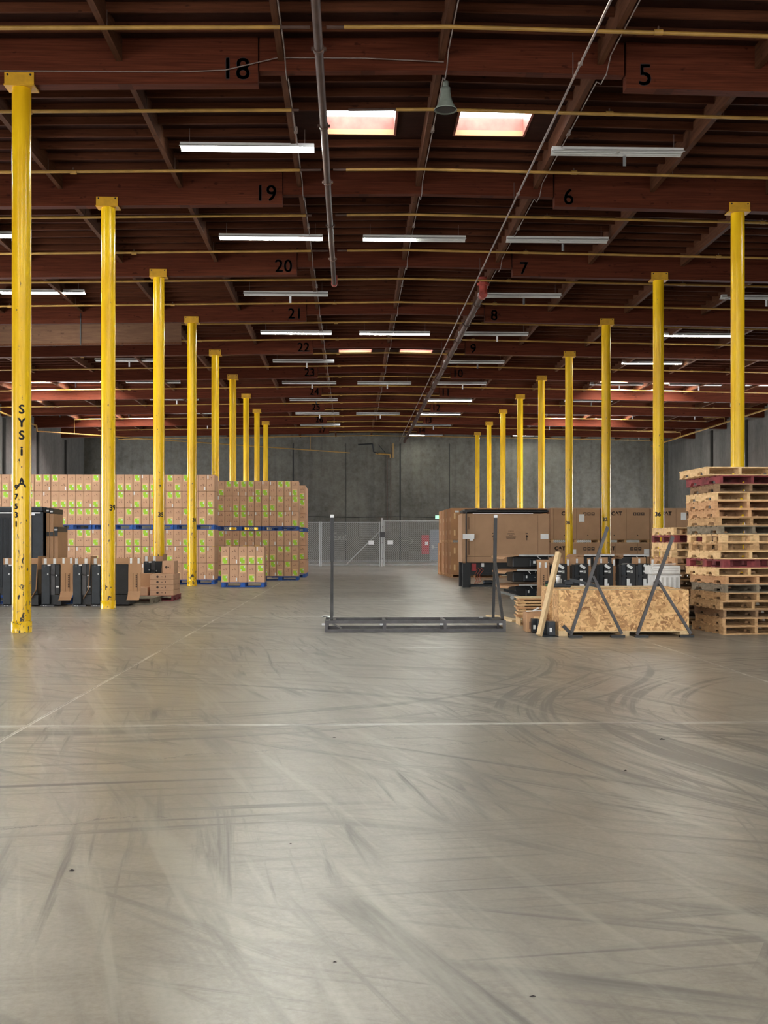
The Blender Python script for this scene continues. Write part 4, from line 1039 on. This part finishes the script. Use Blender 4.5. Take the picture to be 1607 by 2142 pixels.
# radiators at the far left
def radiator(x0, x1, y, label):
    t = thing('radiator_core', label, 'radiator', (x0, y, 0), group='black radiator cores'); w = x1 - x0
    MB().box(0, w, 0, 0.35, 0.0, 2.05).build('core', M['black'], t)
    mb = MB(); n = int(w / 0.03)
    for i in range(n): mb.box(i * w / n, i * w / n + 0.013, -0.015, 0, 0.3, 1.93)
    mb.build('fins', M['slate'], t)
    MB().bevbox(-0.02, w + 0.02, -0.06, 0.4, 2.06, 2.19, 0.03).build('top_rail', M['slate'], t)
    MB().box(0, w * 0.985, -0.066, -0.06, 2.03, 2.062).build('rail_lip', M['silver'], t)
    mb = MB(); mb.box(w - 0.24, w, -0.03, 0.37, 0, 2.06); mb.build('side_channel', M['slate'], t)
    mb = MB(); mb.bar((w - 0.36, -0.04, 1.98), (w - 0.44, -0.04, 0.6), 0.01); mb.build('strap', M['green'], t)
    MB().box(w - 0.36, w - 0.30 + 0.12, -0.068, -0.06, 1.99, 2.04).build('white_label', M['paper'], t)
    return t
radiator(-10.6, wx(100.5, 27.3), 27.15, 'large black finned radiator behind the nearest yellow column')
for k, (u0, u1, zt, lab) in enumerate(((102.8, 109.5, 2.17, 'brown'), (110.2, 117.5, 2.15, 'second brown'), (119.0, 127, 1.72, 'lower brown'))):
    xa, xb = wx(u0, 27.3), wx(u1, 27.3)
    t = thing('packed_radiator', '%s cardboard wrapped slab standing right of the black radiator' % lab, 'package', (xa, 27.3, 0), group='cardboard wrapped radiators')
    MB().bevbox(0, xb - xa, 0, 0.9, 0, zt - 0.12, 0.006).build('wrap', M['cardbrown'], t)
    MB().bevbox(0, xb - xa, -0.01, 0.9, zt - 0.118, zt, 0.006).build('cap', M['black'], t)
    MB().box(0.01, xb - xa - 0.005, -0.012, 0, 1.5, 1.6).build('strap', M['black'], t)
    MB().box(0.01, xb - xa - 0.01, -0.016, -0.01, zt - 0.085, zt - 0.05).build('white_label', M['paper'], t)

# ------------------------------------------------------------------ boxes on the red pallet
pallet('red', wx(361, 26.4) - 1.03, 26.75, 0, 0, 'red pallet carrying the flat kraft boxes', 'red pallet')
xr = wx(361, 26.5)
def kbox(name, x0, x1, y0, y1, z0, z1, label, marks=True, mat='cardbrown', group=None):
    o = MB().bevbox(0, x1 - x0, 0, y1 - y0, 0, z1 - z0 - 0.003, 0.005).build(name, M[mat]); o.location = (x0, y0, z0); tag(o, label, 'box', group)
    if marks:
        h = z1 - z0; w = x1 - x0; mb = MB()
        mb.cyl((w * 0.32, -0.002, h * 0.5), (w * 0.32, 0, h * 0.5), min(h * 0.22, 0.03), 10); mb.box(w * 0.46, w * 0.56, -0.002, 0, h * 0.46, h * 0.54); mb.box(w * 0.64, w * 0.67, -0.002, 0, h * 0.35, h * 0.68)
        mb.build('printed_marks', M['ink'], o)
    return o
for k in range(4):
    kbox('flat_box', xr - 0.545, xr, 26.8, 27.8, PH + 0.124 * k, PH + 0.124 * (k + 1), 'flat kraft box on the red pallet, %s of four from the bottom' % nm[k], True, 'cardwarm', 'flat boxes on the red pallet')
kbox('square_box', wx(344, 27.2), wx(368, 27.2), 27.1, 27.7, PH + 0.496, PH + 0.80, 'small square kraft box on top of the flat boxes', True, 'cardwarm')
kbox('kraft_box', xr - 0.93, xr - 0.60, 26.8, 27.25, PH, PH + 0.19, 'low kraft box at the left front of the red pallet', False, 'cardwarm')
kbox('kraft_box', xr - 0.96, xr - 0.60, 27.3, 27.75, PH, PH + 0.50, 'taller kraft box at the left rear of the red pallet', False, 'cardbrown')

# ------------------------------------------------------------------ steel floor frame in the aisle
X0, X1 = wx(680, 17.3), wx(1060, 17.3)
t = thing('steel_stand', 'long dark steel floor frame with two uprights in the aisle', 'frame', (X0, 17.3, 0)); W = X1 - X0; D = 0.76; s = 0.045
def rails(z, nm):
    mb = MB(); mb.box(0, W, 0, s, z, z + s); mb.build(nm, M['steel'], t)
    mb = MB(); mb.box(0, W, D - s, D, z, z + s); mb.build(nm, M['steel'], t)
rails(0.0, 'bottom_rail'); rails(0.13, 'top_rail')
for fx in (0, wx(805, 17.3) - X0 - s / 2, wx(932, 17.3) - X0 - s / 2, W - s):
    mb = MB(); mb.box(fx, fx + s, s, D - s, 0.132, 0.173); mb.box(fx, fx + s, s, D - s, 0.002, 0.043); mb.build('cross_member', M['steel'], t)
    for yy in (0, D - s): mb = MB(); mb.box(fx, fx + s, yy + 0.002, yy + s - 0.002, s, 0.13); mb.build('short_post', M['steel'], t)
    mb = MB(); mb.box(fx - 0.05, fx, 0.06, 0.12, 0.10, 0.13); mb.build('gusset', M['silver'], t)
    mb = MB(); mb.bar((fx + 0.02, 0.03, 0.12), (fx + 0.02, 0.03, 0.05), 0.03); mb.build('bolt_block', M['black'], t)
mb = MB(); mb.box(wx(1005, 17.9) - X0, wx(1005, 17.9) - X0 + 0.06, D - 0.11, D + 0.0, 0.174, 0.18); mb.build('gusset', M['silver'], t)
mb = MB(); mb.bar((0.12, 0.1, 0.12), (0.24, 0.2, 0.05), 0.02); mb.build('loose_bracket', M['silver'], t)
for u, side in ((695, 0), (1034, 1)):
    x = wx(u, 17.93) - X0; lean = 0.03 if side else 0.0; yp = D - 0.13
    p = MB().bar((x - (0.01 if side else 0), yp, 0.13), (x + lean * 0.6, yp, 1.06), 0.042).build('upright', M['black' if side else 'steel'], t)
    MB().bar((x + lean * 0.6, yp, 1.05), (x + lean, yp, 1.74), 0.052, 0.052).build('rubber_sleeve', M['black'], p)
    MB().bar((x + lean, yp, 1.74), (x + lean, yp, 1.785), 0.056, 0.056).build('end_cap', M['silver'], p)
    MB().bar((x + (0.015 if side else 0), yp - 0.04, 1.05), (x + (0.07 if side else 0.0), 0.10, 0.175), 0.042).build('brace', M['steel'], t)
    mb = MB(); mb.box(x - 0.06, x + 0.06, s, D - s, 0.132, 0.172); mb.build('cross_member', M['steel'], t)
o = MB(); vs = []; rr = random.Random(9)
for j in range(5):
    for i in range(5): vs.append((i * 0.045 + rr.uniform(-0.012, 0.012), j * 0.05, 0.0 + rr.uniform(0.0, 0.03)))
vs += [(a, b, c + 0.006) for a, b, c in vs]
fs = [(j * 5 + i, j * 5 + i + 1, j * 5 + i + 6, j * 5 + i + 5) for j in range(4) for i in range(4)]; fs += [tuple(25 + q for q in reversed(f)) for f in fs]
o.add(vs, fs); o = o.build('crumpled_wrap', M['plastic']); o.location = (X0 - 0.06, 17.78, 0.18); tag(o, 'scrap of pale crumpled film on the left end of the steel floor frame', 'wrap')

# ------------------------------------------------------------------ chipboard crates and what leans on them
def crate(x0, x1, y0, y1, z1, label):
    t = thing('chipboard_crate', label, 'crate', (x0, y0, 0), group='chipboard crates'); w = x1 - x0; d = y1 - y0; b = 0.012
    MB().box(0, w, 0, b, 0.075, z1).build('front_panel', M['osb'], t); MB().box(0, w, d - b, d, 0.075, z1).build('rear_panel', M['osb'], t)
    MB().box(0, b, b, d - b, 0.075, z1).build('side_panel', M['osb'], t); MB().box(w - b, w, b, d - b, 0.075, z1).build('side_panel', M['osb'], t)
    MB().box(b, w - b, b, d - b, z1 - 0.02, z1 - 0.006).build('lid', M['stud'], t)
    MB().box(0, w, -0.002, d, 0.055, 0.075).build('base_board', M['stud'], t)
    for fx in (0, w * 0.5 - 0.05, w - 0.13): MB().box(fx, fx + 0.13, 0, d, 0, 0.055).build('skid', M['stud'], t)
    return t
CX0, CX1 = wx(1168, 16.62), wx(1443, 16.6)
crate(CX0, CX1, 16.48, 17.06, 0.665, 'front chipboard crate with wood flake texture in front of the tagged cabinets')
crate(CX0 - 0.015, CX1 - 0.02, 17.16, 17.9, 0.672, 'rear chipboard crate directly behind the front one')
def aframe(a, b, c, d, label):
    t = thing('leaning_frame', label, 'frame', (b[0], 16.2, 0))
    q = lambda p: (p[0] - b[0], p[2] if len(p) > 2 else 0.0, p[1])
    m = MB().bar(q(a), q(b), 0.042, 0.042, up=(0, 1, 0)).build('long_bar', M['steel'], t)
    MB().bar(q(c), q(d), 0.038, 0.038, up=(0, 1, 0)).build('short_bar', M['steel'], t)
    MB().box(-0.03, 0.16, -0.03, 0.05, 0.0, 0.035).build('foot_plate', M['black'], t)
    dx = d[0] - b[0]; MB().box(dx - 0.16, dx + 0.04, -0.03, 0.05, 0.0, 0.035).build('foot_plate', M['black'], t)
    MB().box(c[0] - b[0] - 0.05, c[0] - b[0] + 0.03, 0.02, 0.05, c[1] - 0.09, c[1] - 0.02).build('gusset', M['black'], t)
    return t
TF = 16.3
a1 = aframe((wx(1272, TF), wz(1102, TF)), (wx(1194, TF), 0.04), (wx(1241, TF), wz(1205, TF)), (wx(1302, TF), 0.05), 'steel bar frame leaning before the crate, left one of two')
aframe((wx(1410, TF), wz(1122, TF)), (wx(1334, TF), 0.04), (wx(1378, TF), wz(1214, TF)), (wx(1448, TF), 0.05), 'steel bar frame leaning before the crate, right one of two')
MB().bar((-0.11, -0.02, 0.17), (0.0, -0.02, 0.06), 0.045).build('diagonal_stop', M['black'], a1)
o = MB().bar((0, 0, 0.01), (wx(1166, 17.0) - wx(1129, 16.4), 0.45, 1.19), 0.062, 0.075).build('wooden_stud', M['stud']); o.location = (wx(1129, 16.4), 16.35, 0.012)
tag(o, 'long pale wooden stud leaning against the crate corner', 'board')
t = thing('cardboard_carton', 'brown cardboard carton on the floor left of the leaning stud', 'box', (wx(1100, 17.35), 17.2, 0))
MB().bevbox(0, wx(1139, 17.35) - wx(1100, 17.35), 0, 0.35, 0, 0.30, 0.008).build('body', M['cardbrown'], t); MB().box(0.11, 0.20, -0.003, 0, 0.19, 0.235).build('sticker', M['cream'], t)
MB().box(0.04, 0.22, -0.003, 0, 0.05, 0.16).build('printed_text', M['faintink'], t)
mb = MB(); mb.bar((0.0, 0.02, 0.315), (0.27, 0.05, 0.33), 0.05, 0.012); mb.bar((0.1, 0.02, 0.32), (0.2, 0.1, 0.36), 0.04, 0.01); mb.build('white_strap', M['paper'], t)
# pile of offcut boards
rp = random.Random(21); px0 = wx(1077, 18.9)
for k in range(7):
    dx = rp.uniform(0, 0.05); z = 0.135 + 0.046 * k
    o = MB(); o.box(0, 0.86 - rp.uniform(0, 0.1), 0, 0.20, 0, 0.026); o.box(0.02, 0.80, 0.30, 0.52, 0, 0.026); 
    t = thing('board_layer', 'x', 'board', (px0 + dx, 18.62, z))
    MB().box(0, 0.86 - rp.uniform(0, 0.1), 0, 0.20, 0, 0.026).build('board', M['p_light' if k % 3 else 'p_orange'], t)
    MB().box(0.02, 0.80, 0.26, 0.50, 0, 0.026).build('board', M['p_tan'], t)
    if k == 6: MB().box(-0.02, 0.9, -0.02, 0.5, 0.027, 0.042).build('top_sheet', M['stud'], t)
    else:
        for q in (0.06, 0.6): MB().box(q, q + 0.06, 0.0, 0.5, 0.026, 0.0455).build('spacer', M['p_tan'], t)
    tag(t, 'layer of offcut boards, %s from the bottom of the small pile by the crate' % ORD[k], 'board', 'layers of the small board pile')
t = thing('open_box', 'small open box under the board pile', 'box', (px0 + 0.06, 18.62, 0))
mb = MB(); mb.box(0, 0.12, 0, 0.5, 0, 0.012); mb.box(0, 0.012, 0, 0.5, 0.012, 0.13); mb.box(0.108, 0.12, 0, 0.5, 0.012, 0.13); mb.box(0, 0.12, 0, 0.5, 0.12, 0.133); mb.build('shell', M['p_light'], t)
o = MB().box(0, 0.12, 0, 0.5, 0, 0.133).build('wood_block', M['p_tan']); o.location = (px0 + 0.62, 18.62, 0); tag(o, 'wood block under the right end of the board pile', 'block')
o = MB().box(0, 0.2, 0, 1.5, 0, 0.03).build('loose_board', M['stud']); o.location = (wx(1074, 19.3), 19.4, 0.0); o.rotation_euler.z = 0.18; tag(o, 'pale board lying on the floor behind the steel floor frame', 'board')
for k, (dx, dy) in enumerate(((0.0, 0.0), (-0.09, 0.25), (-0.15, 0.55))):
    t = thing('black_carton', 'small black box with white label beside the crate, %s from the front' % nm[k], 'box', (wx(1150, 16.5) + dx, 16.5 + dy, 0.008), group='small black boxes beside the crate')
    MB().bevbox(0, 0.10, 0, 0.2, 0, 0.20 - 0.0 * k, 0.004).build('body', M['slate'], t); MB().box(0.015, 0.05, -0.003, 0, 0.05, 0.11).build('label', M['paper'], t)
o = MB().box(0, 0.22, 0, 0.55, 0, 0.006).build('steel_plate', M['slate']); o.location = (wx(1139, 16.3), 16.28, 0); tag(o, 'thin dark plate on the floor under the small black boxes', 'plate')
# things on the rear crate
tx = wx(1152, 17.4)
t = thing('steel_bracket', 'black steel bracket with a sloping arm lying on the crates', 'bracket', (max(tx, CX0 + 0.02), 17.22, 0.674))
MB().bevbox(0, 0.30, 0, 0.16, 0, 0.055, 0.01).build('base', M['slate'], t)
MB().bevbox(0.20, 0.34, -0.01, 0.12, 0.03, 0.11, 0.015).build('socket', M['slate'], t)
MB().bar((0.28, 0.02, 0.115), (0.68, -0.10, 0.02), 0.045).build('arm', M['slate'], t)
t = thing('metal_can', 'small grey metal can standing on the black bracket', 'can', (max(tx, CX0) + 0.12, 17.30, 0.73))
MB().lathe([(0.0, 0.0), (0.034, 0.0), (0.036, 0.004), (0.036, 0.125), (0.034, 0.13), (0.0, 0.13)], 16).build('body', M['silver'], t)
MB().lathe([(0.037, 0.10), (0.038, 0.102), (0.038, 0.106), (0.037, 0.108)], 16).build('rim', M['steel'], t)
t = thing('green_lid', 'round green lid with dark top on the crate corner', 'lid', (CX0 + 0.10, 17.72, 0.6735))
MB().lathe([(0.0, 0), (0.085, 0), (0.085, 0.04), (0.0, 0.04)], 20).build('rim', M['green'], t); MB().lathe([(0, 0.0405), (0.09, 0.0405), (0.08, 0.085), (0, 0.085)], 20).build('top', M['black'], t)
# white wrapped crates
XW = wx(1368, 18.2)
t = thing('wrapped_crates', 'white film wrapped stack of crates between the cabinets and the pallets', 'crate', (XW, 17.98, 0))
w = wx(1422, 18.2) - XW
MB().bevbox(0, w, 0, 0.45, 0, 0.84, 0.012).build('lower_crate', M['plastic'], t)
for q in range(5): MB().box(w * (0.06 + 0.19 * q), w * (0.15 + 0.19 * q), -0.006, 0, 0.05, 0.80).build('rib', M['plasticgrey'], t)
MB().bevbox(-0.05, w, -0.02, 0.46, 0.842, 0.985, 0.015).build('upper_crate', M['plastic'], t)
for z in (0.86, 0.90, 0.94): MB().box(-0.03, w * 0.9, -0.03, -0.02, z, z + 0.012).build('film_fold', M['plasticgrey'], t)
mb = MB(); mb.bar((-0.06, -0.01, 1.0), (w * 0.8, 0.02, 1.015), 0.06, 0.015); mb.bar((-0.10, 0, 1.0), (-0.03, -0.02, 0.86), 0.05, 0.012); mb.build('loose_film', M['plastic'], t)
# litter on the slab
for k, (u, v, s_) in enumerate(((699, 1543, 0.011), (150, 1822, 0.013), (1384, 1547, 0.018), (608, 1766, 0.007), (1308, 1613, 0.014), (1115, 2085, 0.008), (700, 2013, 0.006))):
    tt = H * F / (v - CY); c = MB(); rk = random.Random(k)
    c.add([(s_ * (1 + rk.random()) * math.cos(a) * 0.8, s_ * 0.6 * math.sin(a), 0) for a in (0, 1, 2.1, 3.1, 4.2, 5.2)] + [(0, 0, s_ * 0.5), (s_ * 0.4, s_ * 0.1, s_ * 0.4)],
          [(0, 1, 6), (1, 2, 6), (2, 3, 6), (3, 4, 6), (4, 5, 7), (5, 0, 7), (0, 6, 7), (4, 7, 6), (5, 4, 3, 2, 1, 0)])
    o = c.build('floor_chip', M['debris']); o.location = (wx(u, tt), wy(u, tt), 0.001)
    tag(o, 'tiny dark chip of debris on the bare floor, %s counted from the back' % ORD[(0, 5, 1, 4, 2, 6, 3)[k] if False else sorted((1543, 1822, 1547, 1766, 1613, 2085, 2013)).index(v)], 'debris', 'litter on the slab')

# ------------------------------------------------------------------ light, world, camera
w = bpy.data.worlds.new('World'); SC.world = w; w.use_nodes = True
w.node_tree.nodes['Background'].inputs[0].default_value = (0.75, 0.85, 1.0, 1); w.node_tree.nodes['Background'].inputs[1].default_value = 1.0
cam = bpy.data.cameras.new('Camera'); co = bpy.data.objects.new('Camera', cam); COL.objects.link(co)
co.location = (0, 0, H); co.rotation_euler = (math.pi / 2, 0, -PSI)
cam.sensor_fit = 'AUTO'; cam.sensor_width = 36.0; cam.lens = 36.0 * F / 2142.0
cam.shift_x = -(CX - 803.5) / 2142.0; cam.shift_y = (CY - 1071.0) / 2142.0; cam.clip_end = 300
SC.camera = co
vs_ = SC.view_settings; vs_.view_transform = 'Standard'; vs_.look = 'None'; vs_.gamma = 1.0; vs_.use_curve_mapping = False
vs_.exposure = 1.5
